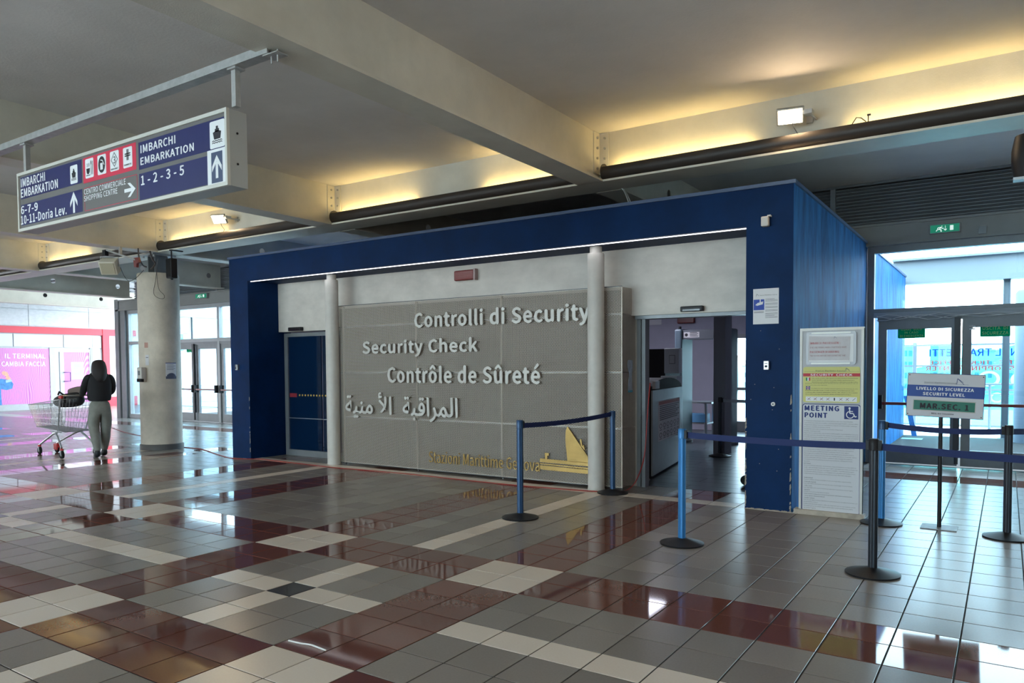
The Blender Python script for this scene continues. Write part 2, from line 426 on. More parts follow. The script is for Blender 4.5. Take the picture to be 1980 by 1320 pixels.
rf = MB()
for i in range(6): rf.box(-26.3, 5.6 + i * 1.5, 4.42, -18.1, 5.68 + i * 1.5, 4.5)
for i in range(5): rf.box(-26.3 + i * 2.03, 5.6, 4.42, -26.24 + i * 2.03, 13.2, 4.5)
rf = struct(rf.build('window_40', grey_al2)); box('pane', glass_mat('roof_light_glass', (.11, .117, .128)), -26.3, 5.6, 4.45, -18.1, 13.2, 4.46, rf)
# steel beams ------------------------------------------------------
def web_with_holes(b, X, y0, y1, z0, z1, holes, r, th=.012):
    """vertical web in the plane x = X; round holes at the given (y, z)"""
    ys = y0; n = 16
    for (hy, hz) in holes:
        a, c = hy - .25, hy + .25
        if a > ys: b.box(X - th / 2, ys, z0, X + th / 2, a, z1)
        for sx_ in (-1, 1):
            inner = [(X + sx_ * th / 2, hy + r * math.cos(2 * math.pi * i / n), hz + r * math.sin(2 * math.pi * i / n)) for i in range(n)]
            outer = []
            for i in range(n):
                cc, s = math.cos(2 * math.pi * i / n), math.sin(2 * math.pi * i / n); k = 1 / max(abs(cc), abs(s))
                outer.append((X + sx_ * th / 2, hy + .25 * cc * k, (z0 + z1) / 2 + (z1 - z0) / 2 * s * k))
            b.add(inner + outer, [(i, (i + 1) % n, n + (i + 1) % n, n + i) for i in range(n)])
        ring = [(X + sx_ * th / 2, hy + r * math.cos(2 * math.pi * i / n), hz + r * math.sin(2 * math.pi * i / n)) for sx_ in (-1, 1) for i in range(n)]
        b.add(ring, [(i, (i + 1) % n, n + (i + 1) % n, n + i) for i in range(n)])
        ys = c
    b.box(X - th / 2, ys, z0, X + th / 2, y1, z1)
ZB = 3.50; GY = 3.81
def bracket(beam, X, side):
    """bolted angle joining a cross beam to the long girder"""
    b = MB(); s = side
    b.box(X + s * .006, GY - .16, ZB + .13, X + s * .018, GY - .012, SL - .005).box(X + s * .006, GY - .024, ZB + .13, X + s * .13, GY - .012, SL - .005)
    a = b.build('angle_bracket', paint_steel, beam)
    bb = MB()
    for k in range(4):
        z = ZB + .19 + k * .115
        bb.cyl((X + s * .016, GY - .09, z), (X + s * .036, GY - .09, z), .014, n=6).cyl((X + s * .085, GY - .02, z), (X + s * .085, GY - .04, z), .014, n=6)
    bb.build('bolts', galv, a)
beam_names = {-.75: 'cream steel cross beam nearest the camera, crossing above the metal mesh lettering panel',
              -5.07: 'cream steel cross beam behind the right end of the hanging direction sign',
              -9.45: 'cream steel cross beam resting over the concrete column',
              -13.8: 'cream steel cross beam ending left of the concrete column with a black tube beside its joint',
              -18.1: 'grey steel cross beam that ends on the grey corner post of the glazed front',
              -22.4: 'brightly daylit steel beam with two dark holes above the shop front'}
for X, lab in beam_names.items():
    bt = thing('steel_beam', lab, 'beam', (X, 0, ZB), 'steel cross beams under the ceiling')
    far = X < -15; y1 = 12.6 if X < -20 else 8.0
    parts = [(-12.1, y1)] if far else [(-12.1, GY - .01), (GY + .01, y1)]
    if X == -22.4: parts = [(2.0, 12.6)]
    wb = MB()
    for (a, c) in parts:
        hs = [(h, 3.81) for h in ((4.17, 5.92, 7.66) if not far else (4.17, 5.92, 7.66, 9.42, 11.1)) if a < h - .3 and h + .3 < c]
        web_with_holes(wb, X, a, c, ZB + .02, SL, hs, .065)
    wb.build('web', paint_steel, bt)
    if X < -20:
        for h in (5.92, 7.66, 9.42): MB().cyl((X - .03, h, 3.81), (X - .005, h, 3.81), .075, n=20).build('hole_shade', black_r, bt)  # black discs stand in for the darkness seen through the web holes
    y0 = parts[0][0]
    if far: box('lower_flange', paint_steel, X - .16, y0, ZB, X + .16, y1, ZB + .022, bt)
    else:
        box('lower_flange', paint_steel, X - .16, y0, ZB, X + .16, GY - .2, ZB + .022, bt); box('lower_flange', paint_steel, X - .16, GY + .24, ZB, X + .16, y1, ZB + .022, bt)
    if far and X < -20: box('upper_flange', paint_steel, X - .16, y0, SL - .02, X + .16, y1, SL, bt)
    if -15 < X < 0: bracket(bt, X, 1)
gt = thing('steel_girder', 'long cream steel girder with black tubes along its lower flange, above the blue booth', 'beam', (-5, GY, ZB))
MB().box(-18.1, GY - .006, ZB + .02, 7.6, GY + .006, SL).build('web', paint_steel, gt)
box('lower_flange', paint_steel, -18.1, GY - .22, ZB, 7.6, GY + .22, ZB + .022, gt)
# half round troughs with fluorescent tubes lighting the girder from below
tub = mat('dark_trough_brown', (.050, .041, .036), .45, .2, spec=.3)
tube_on = mat('lit_tube', (1, .85, .4), .5, emit=(1, .80, .36), es=5)
def trough(x0, x1, lit, lab):
    y0, z0, r = GY - .125, ZB + .119, .094
    t = thing('light_trough', lab, 'light', ((x0 + x1) / 2, y0, z0 - r), 'dark uplight troughs along the girder')
    b = MB(); n = 12
    for s, rr in ((0, r), (1, r - .006)):
        pass
    pr = [(math.cos(a), math.sin(a)) for a in [math.radians(150 + 240 * i / n) for i in range(n + 1)]]
    vs = [(xx, y0 + rr * c, z0 + rr * s) for xx in (x0, x1) for rr in (r, r - .007) for c, s in pr]; m = n + 1
    fs = []
    for k in (0, 1):
        fs += [(k * m + i, k * m + i + 1, 2 * m + k * m + i + 1, 2 * m + k * m + i) for i in range(n)]
    fs += [(0, m, 3 * m, 2 * m), (m - 1, 2 * m - 1, 4 * m - 1, 3 * m - 1)] + [(i, i + 1, m + i + 1, m + i) for i in range(n)] + [(2 * m + i, 3 * m + i, 3 * m + i + 1, 2 * m + i + 1) for i in range(n)]
    b.add(vs, fs); b.build('trough', tub, t, smooth=True)
    e = MB()
    for xx in (x0, x1): MB().cyl((xx - .006, y0, z0), (xx + .006, y0, z0), r + .004, n=20).build('end_cap', tub, t)
    for (a, c) in lit:
        MB().cyl((a, y0 + .01, z0 + .012), (c, y0 + .01, z0 + .012), .013, n=8).build('fluorescent_tube', tube_on, t)
        l = D.lights.new('tube_light', 'AREA'); l.shape = 'RECTANGLE'; l.size = c - a; l.size_y = .03; l.energy = 3.0 * (c - a); l.color = (1, .72, .27)
        lo = D.objects.new('tube_light', l); COL.objects.link(lo); lo.location = ((a + c) / 2, y0 + .045, z0 + .06)
        lo.rotation_euler = Vector((0, .35, 1)).to_track_quat('-Z', 'X').to_euler()
        # keep the long side along x
        lo.rotation_euler = Matrix(((1, 0, 0), (0, -.94, -.34), (0, .34, -.94))).to_euler()
trough(-18.0, -13.95, [(-17.9, -16.5)], 'dark uplight trough at the far left end of the girder')
trough(-13.68, -9.6, [(-13.6, -12.0)], 'dark uplight trough directly left of the concrete column')
trough(-9.33, -5.2, [(-9.2, -7.6)], 'dark uplight trough under the small left floodlight')
trough(-4.95, -.87, [(-4.92, -3.5), (-2.35, -.9)], 'dark uplight trough in the middle bay above the blue booth')
trough(-.62, 7.5, [(-.55, 1.0), (1.9, 3.5), (4.2, 5.6)], 'dark uplight trough on the right passing under the large floodlight')

def floodlight(P, face, lab, pw, s=1.):
    P = Vector(P); t = thing('floodlight', lab, 'lamp', P, 'floodlights on the girder')
    n = Vector(face).normalized(); a = n.cross(Z3).normalized(); u = a.cross(n)
    MB().obox(P, a, u, n, .13 * s, .085 * s, .022 * s).build('housing', black_p if s > 1 else galv, t, bevel=.008)
    MB().obox(P + n * .024 * s, a, u, n, .112 * s, .068 * s, .004).build('lens', mat('flood_lens', (1, .9, .7), .4, emit=(1, .80, .52), es=22), t)
    MB().box(P.x + .10, GY - .03, P.z - .03, P.x + .16, GY - .008, P.z + .05).obox(P + Vector((.16, .03, .01)), X3, Y3, Z3, .04, .05, .02).tube([P + Vector((.1, 0, 0)), P + Vector((.17, .02, .0)), P + Vector((.19, GY - P.y - .01, 0))], .012).build('mounting_bracket', steel, t)
    MB().tube([P - n * .02, P + Vector((.03, .02, -.11)), P + Vector((.06, .05, -.17)), P + Vector((.0, .06, -.22))], .004, 5).build('cable', black_p, t)
    l = D.lights.new('flood', 'AREA'); l.shape = 'RECTANGLE'; l.size = .2 * s; l.size_y = .12 * s; l.energy = pw; l.color = (1, .72, .42)
    lo = D.objects.new('flood', l); COL.objects.link(lo); lo.location = P + n * .05; lo.rotation_euler = n.to_track_quat('-Z', 'Y').to_euler()
floodlight(at(1528, 224, y=3.56), (.15, -.75, -.62), 'large lit floodlight on the girder above the right end of the blue booth', 14, .95)
floodlight(at(424, 423, y=3.56), (.3, -.75, -.6), 'small lit floodlight on the girder to the right of the concrete column', 12, .95)

# ---------------------------------------------------------------- concrete column and its fittings
ccx, ccy = -9.62, 3.78
ct = thing('concrete_column', 'thick round speckled concrete column between the trolley and the blue booth', 'column', (ccx, ccy, 0))
MB().lathe((ccx, ccy, 0), [(.348, 0), (.348, 3.13), (.335, 3.15)], 48).build('shaft', mat('speckled_concrete', (.56, .49, .40), .72, var=.15, vs=3.0, bump=.4, bs=22), ct, smooth=True)
MB().lathe((ccx, ccy, 0), [(.366, 0), (.366, .09), (.352, .10)], 48).build('base_ring', mat('base_ring_grey', (.10, .095, .09), .6), ct, smooth=True)
MB().box(ccx - .12, ccy - .12, 3.14, ccx - .10, ccy + .12, ZB).box(ccx + .10, ccy - .12, 3.14, ccx + .12, ccy + .12, ZB).box(ccx - .1, ccy - .01, 3.14, ccx + .1, ccy + .01, ZB).build('steel_stub', grey_al, ct)
MB().box(ccx - .22, ccy - .22, ZB - .03, ccx + .22, ccy + .22, ZB).build('cap_plate', galv, ct)
b = MB()
for s in (-1, 1):
    for q in (-1, 1): b.cyl((ccx + s * .17, ccy + q * .17, ZB - .06), (ccx + s * .17, ccy + q * .17, ZB - .03), .02, n=6)
b.build('bolts', galv, ct)
def on_col(px, py, off=0.):
    """point on the column surface seen at that photo point"""
    v = (at(px, py, y=ccy) - CAM); d = Vector((v.x, v.y, 0)); o = Vector((CAM.x - ccx, CAM.y - ccy, 0)); r = .348 + off
    A, B, C_ = d.dot(d), 2 * o.dot(d), o.dot(o) - r * r; q = max(0, B * B - 4 * A * C_); t = (-B - math.sqrt(q)) / (2 * A)
    return CAM + v * t
def col_sheet(px0, py0, px1, py1, off=.004, n=8):
    P0, P1 = on_col(px0, py0, off), on_col(px1, py1, off); a0 = math.atan2(P0.y - ccy, P0.x - ccx); a1 = math.atan2(P1.y - ccy, P1.x - ccx); r = .348 + off
    return a0, a1, P0.z, P1.z, r
def curved(a0, a1, z0, z1, r, th=.002, n=8):
    b = MB(); vs = []
    for i in range(n + 1):
        a = a0 + (a1 - a0) * i / n
        for rr in (r, r - th):
            for z in (z0, z1): vs.append((ccx + rr * math.cos(a), ccy + rr * math.sin(a), z))
    fs = []
    for i in range(n):
        k = 4 * i
        fs += [(k, k + 1, k + 5, k + 4), (k + 2, k + 3, k + 7, k + 6), (k, k + 2, k + 6, k + 4), (k + 1, k + 3, k + 7, k + 5)]
    fs += [(0, 1, 3, 2), (4 * n, 4 * n + 1, 4 * n + 3, 4 * n + 2)]
    return b.add(vs, fs)
a0, a1, z1, z0, r = col_sheet(320, 701, 341, 732)
t = thing('notice', 'white notice with a grey half circle picture taped to the right of the column', 'notice', (ccx, ccy, z0))
curved(a0, a1, z0, z1, r).build('sheet', paper, t); curved(a0, a1, z1 - .012, z1, r + .001).build('header_line', ink_blue, t)
for k in range(5): curved(a0 + (a1 - a0) * .1, a0 + (a1 - a0) * (.9 if k % 2 else .72), z1 - .04 - k * .022, z1 - .032 - k * .022, r + .001, .001).build('text_line', mat('grey_ink', (.25, .25, .28), .7), t)
b = MB(); n = 10
for i in range(n):
    f0, f1 = i / n, (i + 1) / n; h0 = math.sin(math.acos(max(-1, min(1, 2 * (f0 + f1) / 2 - 1)))) * .10 + .005
    q = curved(a0 + (a1 - a0) * f0, a0 + (a1 - a0) * f1, z0, z0 + h0, r + .0012, .001, 1); b.add(q.v, q.f)
b.build('picture', mat('picture_grey', (.09, .10, .15), .6), t)
a0, a1, z1, z0, r = col_sheet(281, 686, 288, 706)
t = thing('notice', 'small white notice above the dispenser on the left of the column', 'notice', (ccx, ccy, z0)); curved(a0, a1, z0, z1, r).build('sheet', paper2, t)
q = curved(a0 + .03, a1 - .03, z1 - .05, z1 - .04, r + .001, .001, 2); q.build('text_line', ink, t)
a0, a1, z1, z0, r = col_sheet(279, 662, 286, 672)
t = tag(curved(a0, a1, z0, z1, r).build('torn_sticker', mat('faded_red_paper', (.45, .25, .2), .8)), 'torn faded red sticker on the left of the column', 'sticker')
P = on_col(279, 724, .0); n = Vector((P.x - ccx, P.y - ccy, 0)).normalized(); a = Z3.cross(n)
t = thing('sanitiser_dispenser', 'ivory hand sanitiser dispenser mounted on the left side of the column', 'dispenser', P + n * .001)
MB().obox(P + n * .055, a, n, Z3, .055, .055, .13).build('body', mat('dispenser_ivory', (.62, .60, .55), .4), t, bevel=.015)
MB().obox(P + n * .085 - Z3 * .10, a, n, Z3, .056, .03, .03).build('drip_tray', black_p, t, bevel=.006)
MB().obox(P + n * .112 + Z3 * .03, a, n, Z3, .02, .002, .04).build('level_window', grey_al, t)
P = at(332, 519, y=3.42); t = thing('loudspeaker', 'small black box loudspeaker hung at the top of the column', 'loudspeaker', P)
MB().box(P.x - .075, P.y - .06, P.z - .165, P.x + .075, P.y + .06, P.z + .165).build('cabinet', black_p, t, bevel=.012)
MB().box(P.x - .062, P.y - .066, P.z - .145, P.x + .062, P.y - .061, P.z + .145).build('grille', black_r, t)
MB().cyl((P.x, P.y, P.z - .165), (P.x, P.y, P.z - .19), .02).cyl((P.x, P.y, P.z + .165), (P.x, P.y, ZB - .05), .012).box(P.x - .03, P.y - .02, ZB - .06, P.x + .03, P.y + .2, ZB - .04).build('bracket', black_p, t)
# horn loudspeaker on an arm from the beam, red camera bracket
P = at(212, 515, y=2.9)
t = thing('horn_loudspeaker', 'yellowed square horn loudspeaker tilted on an arm left of the column', 'loudspeaker', P)
n = Vector((.55, -.65, -.52)).normalized(); a = n.cross(Z3).normalized(); u = a.cross(n)
MB().obox(P, a, u, n, .135, .12, .09).build('housing', off_white, t, bevel=.012); MB().obox(P + n * .094, a, u, n, .11, .095, .004).build('grille', mat('ivory_grille', (.42, .36, .25), .6, bump=.5, bs=120), t)
MB().obox(P - n * .12, a, u, n, .07, .07, .04).build('driver', off_white, t, bevel=.01)
MB().tube([P + a * .14, P + a * .15 + Z3 * .16, P - a * .15 + Z3 * .16, P - a * .14], .008).build('yoke', galv, t)
Q = at(233, 492, y=2.9)
t = thing('mounting_arm', 'grey steel arm bolted under the beam holding the horn loudspeaker', 'bracket', Q)
MB().box(Q.x - .02, Q.y - .02, Q.z, Q.x + .02, Q.y + .02, ZB).build('drop_post', galv, t)
L0, L1 = at(205, 483, y=2.9), at(262, 502, y=2.9)
MB().tube([L0, L1], .018, 4).build('cross_bar', galv, t); MB().box(L0.x - .07, L0.y - .03, L0.z - .10, L0.x + .02, L0.y + .03, L0.z).build('clamp', black_p, t)
P2 = at(262, 505, y=2.9)
t2 = MB().prism([(-.07, .06), (.07, .06), (.09, -.02), (.03, -.04), (.02, -.10), (-.05, -.09)], P2, X3, Z3, .04).build('red_bracket', mat('rust_red', (.16, .03, .025), .5)); tag(t2, 'small rust red bracket hanging from the steel arm beside the column', 'bracket')
# loose cables around the column head
def cable(name, pts, r, m, lab):
    P = [Vector(p) for p in pts]; out = []
    for i in range(len(P) - 1):
        p0, p1, p2, p3 = P[max(0, i - 1)], P[i], P[i + 1], P[min(len(P) - 1, i + 2)]
        for k in range(6):
            s = k / 6; out.append(.5 * ((2 * p1) + (p2 - p0) * s + (2 * p0 - 5 * p1 + 4 * p2 - p3) * s * s + (3 * p1 - p0 - 3 * p2 + p3) * s ** 3))
    out.append(P[-1]); return tag(MB().tube(out, r, 6).build(name, m, smooth=True), lab, 'cable')
dk = mat('dark_cable', (.05, .035, .03), .6)
pc = lambda px, py, o=.028: on_col(px, py, o)
cable('loose_cable', [at(305, 500, y=3.4), pc(301, 540), pc(297, 565), pc(304, 575), pc(316, 577), pc(317, 570), pc(307, 558), pc(303, 530), at(304, 505, y=3.4)], .004, dk, 'thin brown cable looped down the front of the concrete column')
cable('thick_cable', [at(267, 480, y=3.1), at(269, 498, y=3.1), at(276, 512, y=3.2), at(283, 516, y=3.35)], .012, dk, 'thick dark cable curving from the beam to the column top')
cable('thick_cable', [at(290, 485, y=3.3), at(294, 500, y=3.35), at(300, 510, y=3.4), at(292, 520, y=3.4)], .014, dk, 'thick cable dropping beside the steel stub of the column')
cable('speaker_cable', [at(233, 517, y=2.9), at(240, 533, y=3.0), at(249, 543, y=3.1), at(262, 538, y=3.2), at(278, 522, y=3.4)], .004, black_p, 'thin black cable sagging from the horn loudspeaker to the column')

# ---------------------------------------------------------------- glazed front: frames, doors, louvres
GYL = 8.15
def header(x0, x1, num):
    o = MB().box(x0, GYL - .12, 3.20, x1, GYL + .12, 3.46).box(x0, GYL - .16, 3.44, x1, GYL + .1, 3.47).box(x0, GYL - .15, 3.16, x1, GYL + .1, 3.20).build('trim_%d' % num, mat('header_grey', (.24, .24, .23), .5, var=.06, vs=2)); struct(o)
header(-18.9, -7.32, 1); header(1.5, 7.6, 2); header(-7.32, 1.5, 3)
slat_v = MB().add([(0, -.035, .02), (0, .03, -.018), (0, .03, -.026), (0, -.035, .012), (1, -.035, .02), (1, .03, -.018), (1, .03, -.026), (1, -.035, .012)],
                  [(0, 1, 5, 4), (1, 2, 6, 5), (2, 3, 7, 6), (3, 0, 4, 7), (0, 3, 2, 1), (4, 5, 6, 7)])
slat_me = D.meshes.new('slat'); slat_me.from_pydata(slat_v.v, [], slat_v.f); slat_me.materials.append(louv_m)
lx = [-18.1, -16.3, -14.1, -11.9, -9.7, -7.35, -5.1, -2.9, -.7, .98, 3.9, 7.4]
lab_l = {-18.1: 'dark louvre panel directly behind the left edge of the column head', -16.3: 'dark louvre panel hidden behind the column head', -14.1: 'dark louvre panel above the left emergency exit sign', -11.9: 'small dark louvre panel seen at the left end of the blue booth',
         .98: 'wide dark louvre panel above the right glass doors', -.7: 'shorter dark louvre panel beside the corner of the blue booth'}
for i in range(len(lx) - 1):
    x0, x1 = lx[i], lx[i + 1]
    t = thing('louvre_panel', lab_l.get(x0, 'dark louvre panel in shade above the blue booth roof'), 'louvre', (x0, GYL, 3.47), 'louvre panels above the glazed front')
    box('frame_post', louv_m, x1 - .04, GYL - .07, 3.47, x1 + .03, GYL + .04, SL - .04, t); box('back_sheet', black_p, x0 + .03, GYL + .05, 3.47, x1 + .03, GYL + .06, SL, t)
    box('top_rail', louv_m, x0 + .03, GYL - .06, SL - .035, x1 + .03, GYL + .04, SL, t)
    for k in range(12):
        s = D.objects.new('slat', slat_me); COL.objects.link(s); s.parent = t; s.location = (.03, 0, .03 + k * .0475); s.scale = (x1 - x0 - .07, 1, 1)

def door_leaf(t, x0, x1, z1, name, hinge):
    d = MB().box(x0, GYL - .03, .02, x0 + .11, GYL + .03, z1).box(x1 - .09, GYL - .03, .02, x1, GYL + .03, z1).box(x0 + .11, GYL - .03, .02, x1 - .09, GYL + .03, .24).box(x0 + .11, GYL - .03, z1 - .12, x1 - .09, GYL + .03, z1).build(name, grey_al, t)
    box('pane', glass_d, x0 + .11, GYL - .004, .24, x1 - .09, GYL + .004, z1 - .12, d)
    b = MB().box(x0 + .03, GYL - .12, .86, x1 - .03, GYL - .085, .90); b.build('push_bar', mat('red_push_bar', (.20, .02, .02), .35), d)
    MB().box(x0 + .02, GYL - .13, .80, x0 + .07, GYL - .03, 1.0).box(x1 - .07, GYL - .13, .80, x1 - .02, GYL - .03, 1.0).build('bar_end', black_p, d)
def glazing(x0, x1, num, door=None, fixed=True):
    f = MB()
    f.box(x0, GYL - .06, 0, x0 + .09, GYL + .06, 3.16).box(x0 + .09, GYL - .06, 3.06, x1, GYL + .06, 3.16).box(x0 + .09, GYL - .06, 2.16, x1, GYL + .06, 2.25)
    if not door: f.box(x0 + .09, GYL - .06, 0, x1, GYL + .06, .12)
    o = f.build('window_%d' % num, grey_al2 if x0 < -8 else grey_al); struct(o)
    box('pane', glass, x0 + .09, GYL - .004, 2.25, x1, GYL + .004, 3.06, o)
    if not door: box('pane', glass, x0 + .09, GYL - .004, .12, x1, GYL + .004, 2.16, o)
    return o
def door_pair(x0, x1, num, ztop=2.09):
    o = MB().box(x0, GYL - .05, ztop, x1, GYL + .05, 2.16).build('door_%d' % num, grey_al); struct(o)
    xm = (x0 + x1) / 2 + .03
    door_leaf(o, x0 + .01, xm - .02, ztop, 'door_leaf', 0); door_leaf(o, xm + .02, x1 - .01, ztop, 'door_leaf', 1)
    MB().box(xm - .07, GYL - .10, .25, xm + .005, GYL - .03, ztop + .02).cyl((xm - .03, GYL - .07, .05), (xm - .03, GYL - .07, .25), .025).build('closer_rod', dark_al, o)
    return o
xs = [-18.45, -16.3, -14.12, -11.95, -9.75, -7.4]
for i in range(5): glazing(xs[i], xs[i + 1], 10 + i, door=(i in (2 - 1, 2)))
door_pair(-16.21, -14.12, 1); door_pair(-14.03, -11.95, 2)
cp = MB().box(-18.95, GYL - .15, 0, -18.75, GYL + .1, 3.5).box(-18.7, GYL - .12, 0, -18.45, GYL + .1, 3.2).build('corner_post', grey_al); tag(cp, 'grey metal double corner post at the left end of the glazed front', 'post')
glazing(1.46, 3.66, 20, door=True); glazing(3.66, 5.86, 21); glazing(5.86, 7.6, 22)
dr = door_pair(1.60, 3.62, 3, 2.07)
# glazing that returns away from the hall at the left corner
for i in range(2):
    o = MB().box(-18.9, GYL + .1 + i * 2.2, 0, -18.8, GYL + .2 + i * 2.2, 3.2).box(-18.9, GYL + .2 + i * 2.2, 2.1, -18.8, GYL + 2.3 + i * 2.2, 2.2).box(-18.9, GYL + .2 + i * 2.2, 3.1, -18.8, GYL + 2.3 + i * 2.2, 3.2).build('window_%d' % (30 + i), grey_al2); struct(o)
    box('pane', glass, -18.86, GYL + .2 + i * 2.2, .1, -18.85, GYL + 2.3 + i * 2.2, 3.1, o)
# cable tray and conduit above right doors
t = thing('cable_tray', 'white plastic cable tray with tangled wires along the right door transom', 'cable tray', (2.5, 8.0, 2.1))
MB().box(1.56, 8.02, 2.12, 4.2, 8.09, 2.19).build('tray', mat('tray_grey', (.33, .35, .38), .5), t)
for k in range(3):
    pts = [(1.6 + i * .13, 8.0 - .01 * k, 2.13 - .015 * k + .03 * math.sin(i * 1.3 + k * 2) * (1 if i < 8 else .3)) for i in range(18)]
    MB().tube(pts, .0045, 5).build('wire', white_p, t, smooth=True)
P = at(1899, 445, y=8.0); t = tag(box('junction_box', grey_al, P.x - .04, 7.97, P.z - .05, P.x + .05, 8.03, P.z + .05), 'small grey junction box right of the exit sign', 'box')
P = at(1880, 633, y=8.0); tag(MB().box(P.x - .035, 8.0, P.z - .025, P.x + .035, 8.06, P.z - .012).box(P.x - .035, 8.0, P.z + .012, P.x + .035, 8.06, P.z + .025).box(P.x - .008, 8.03, P.z - .012, P.x + .008, 8.06, P.z + .03).build('door_sensor', white_p), 'white door contact sensor hanging over the right door leaf', 'sensor')

# ---------------------------------------------------------------- shop wall on the left (x = -26)
SX = -26.0
S = lambda px, py: at(px, py, x=SX)
def sy(px): return S(px, 700).y
def wall_slab(name, y0, y1, z0, z1, d, m, parent=None): return box(name, m, SX - .15, y0, z0, SX + d, y1, z1, parent)
y_p, y_e = sy(95), sy(197)
struct(MB().box(SX - .3, -12.2, 2.95, SX, 26, 4.6).box(SX - .3, -12.2, 0, SX, -2, 2.95).box(SX - .3, y_e + .25, 0, SX, 13.4, 2.95).box(SX - .3, 14.9, 0, SX, 26, 2.95).build('wall_left', marble))
ml = thing('marble_cladding', 'pale marble panels cladding the wall above the red shop band', 'wall cladding', (SX, 8, 2.95))
yy = -6.
while yy < 24:
    box('marble_panel', marble, SX + .001, yy + .008, 3.02, SX + .03, yy + 2.09, 3.60, ml); box('marble_panel', marble, SX + .001, yy + .008, 3.615, SX + .03, yy + 2.09, 4.35, ml); yy += 2.1
ml = thing('marble_cladding', 'stacked pale marble panels between the red post and the corner post', 'wall cladding', (SX, 12, .4))
for z0, z1 in ((.42, 1.05), (1.07, 1.66), (1.68, 2.16), (2.18, 2.72)):
    for a, c in ((y_e + .25, 13.38), (14.92, 16.9), (16.92, 19)):
        box('marble_panel', marble, SX + .001, a, z0, SX + .03, c, z1, ml)
sf = thing('shop_front', 'closed shop front with red band, white fascia panels and pink posters', 'shop front', (SX, 5, 0))
box('red_band', shop_red, SX - .05, -2, 2.74, SX + .10, 12.6, 2.98, sf)
box('fascia_base', grey_al2, SX - .10, -2, 2.20, SX + .02, y_e, 2.74, sf)
ys_ = [sy(178), sy(122), sy(25), sy(25) - 2.6, sy(25) - 5.2]
for a, c in zip(ys_[1:], ys_[:-1]): box('fascia_panel', shop_white, SX + .02, a + .015, 2.26, SX + .07, c - .015, 2.70, sf)
box('fascia_panel', shop_white, SX + .02, ys_[0] + .0, 2.26, SX + .07, y_e - .05, 2.70, sf)
box('red_post', shop_red, SX - .05, y_e, 0, SX + .12, y_e + .25, 2.98, sf)
box('red_plinth', shop_red, SX - .05, y_e + .25, 0, SX + .08, 12.6, .36, sf)
box('grey_plinth', grey_al2, SX - .08, -2, 0, SX + .02, y_p, .22, sf)
m = D.materials.new('pink_wave_print'); m.use_nodes = True; n = m.node_tree.nodes; l = m.node_tree.links; pb = n['Principled BSDF']; pb.inputs['Roughness'].default_value = .35
tc = n.new('ShaderNodeTexCoord'); mp = n.new('ShaderNodeMapping'); mp.inputs['Scale'].default_value = (1, 1, .35); ns = n.new('ShaderNodeTexNoise'); ns.inputs['Scale'].default_value = .9; ns.inputs['Detail'].default_value = 1
wv = n.new('ShaderNodeMath'); wv.operation = 'MULTIPLY_ADD'; sp = n.new('ShaderNodeSeparateXYZ'); l.new(tc.outputs['Object'], mp.inputs[0]); l.new(mp.outputs[0], ns.inputs[0]); l.new(tc.outputs['Object'], sp.inputs[0])
wv.inputs[1].default_value = 1.6; l.new(ns.outputs[0], wv.inputs[0]); l.new(sp.outputs[1], wv.inputs[2])
mu = n.new('ShaderNodeMath'); mu.operation = 'MULTIPLY'; mu.inputs[1].default_value = 170; l.new(wv.outputs[0], mu.inputs[0]); sn = n.new('ShaderNodeMath'); sn.operation = 'SINE'; l.new(mu.outputs[0], sn.inputs[0])
rp_ = n.new('ShaderNodeValToRGB'); rp_.color_ramp.elements[0].position = .35; rp_.color_ramp.elements[0].color = (.42, .09, .36, 1); rp_.color_ramp.elements[1].position = .6; rp_.color_ramp.elements[1].color = (.78, .26, .64, 1)
ma = n.new('ShaderNodeMapRange'); ma.inputs[1].default_value = -1; l.new(sn.outputs[0], ma.inputs[0]); l.new(ma.outputs[0], rp_.inputs[0]); l.new(rp_.outputs[0], pb.inputs['Base Color'])
pink = m
ps = box('poster', pink, SX - .02, 2.0, .22, SX + .03, y_p, 2.20, sf); ps['label'] = 'large pink wave pattern poster with white lettering and a raised fist'
uxs = Vector((0, 1, 0))
text('IL TERMINAL', (SX + .034, S(9, 692).y, S(50, 692.7).z), uxs, Z3, S(87, 690).y - S(9, 690).y, S(50, 683.7).z - S(50, 692.7).z, sign_white, ps, bold=.03)
text('CAMBIA FACCIA', (SX + .034, S(87, 706).y - 1.42, S(50, 708).z), uxs, Z3, 1.42, S(50, 698.6).z - S(50, 708).z, sign_white, ps, bold=.03)
def SP(pts): return [(S(a, c).y, S(a, c).z) for a, c in pts]
def poly_s(pts, m, name, parent, d=.034): MB().prism(SP(pts), (SX + d, 0, 0), Y3, Z3, .002).build(name, m, parent)
poly_s([(-40, 785), (-40, 740), (-14, 735), (2, 732), (20, 735), (25, 742), (23, 751), (12, 754), (1, 752), (3, 783)], mat('denim_print', (.05, .22, .55), .6, var=.3, vs=9), 'printed_sleeve', ps)
poly_s([(11, 733), (10, 727), (4, 724), (2, 720), (6, 717), (13, 719), (15, 722), (16, 727), (20, 731), (19, 735)], mat('skin_print', (.72, .36, .26), .6, var=.2, vs=20), 'printed_fist', ps, .036)
poly_s([(10, 735), (20, 733), (23, 737), (11, 740)], mat('cuff_print', (.35, .50, .72), .6), 'printed_cuff', ps, .037)
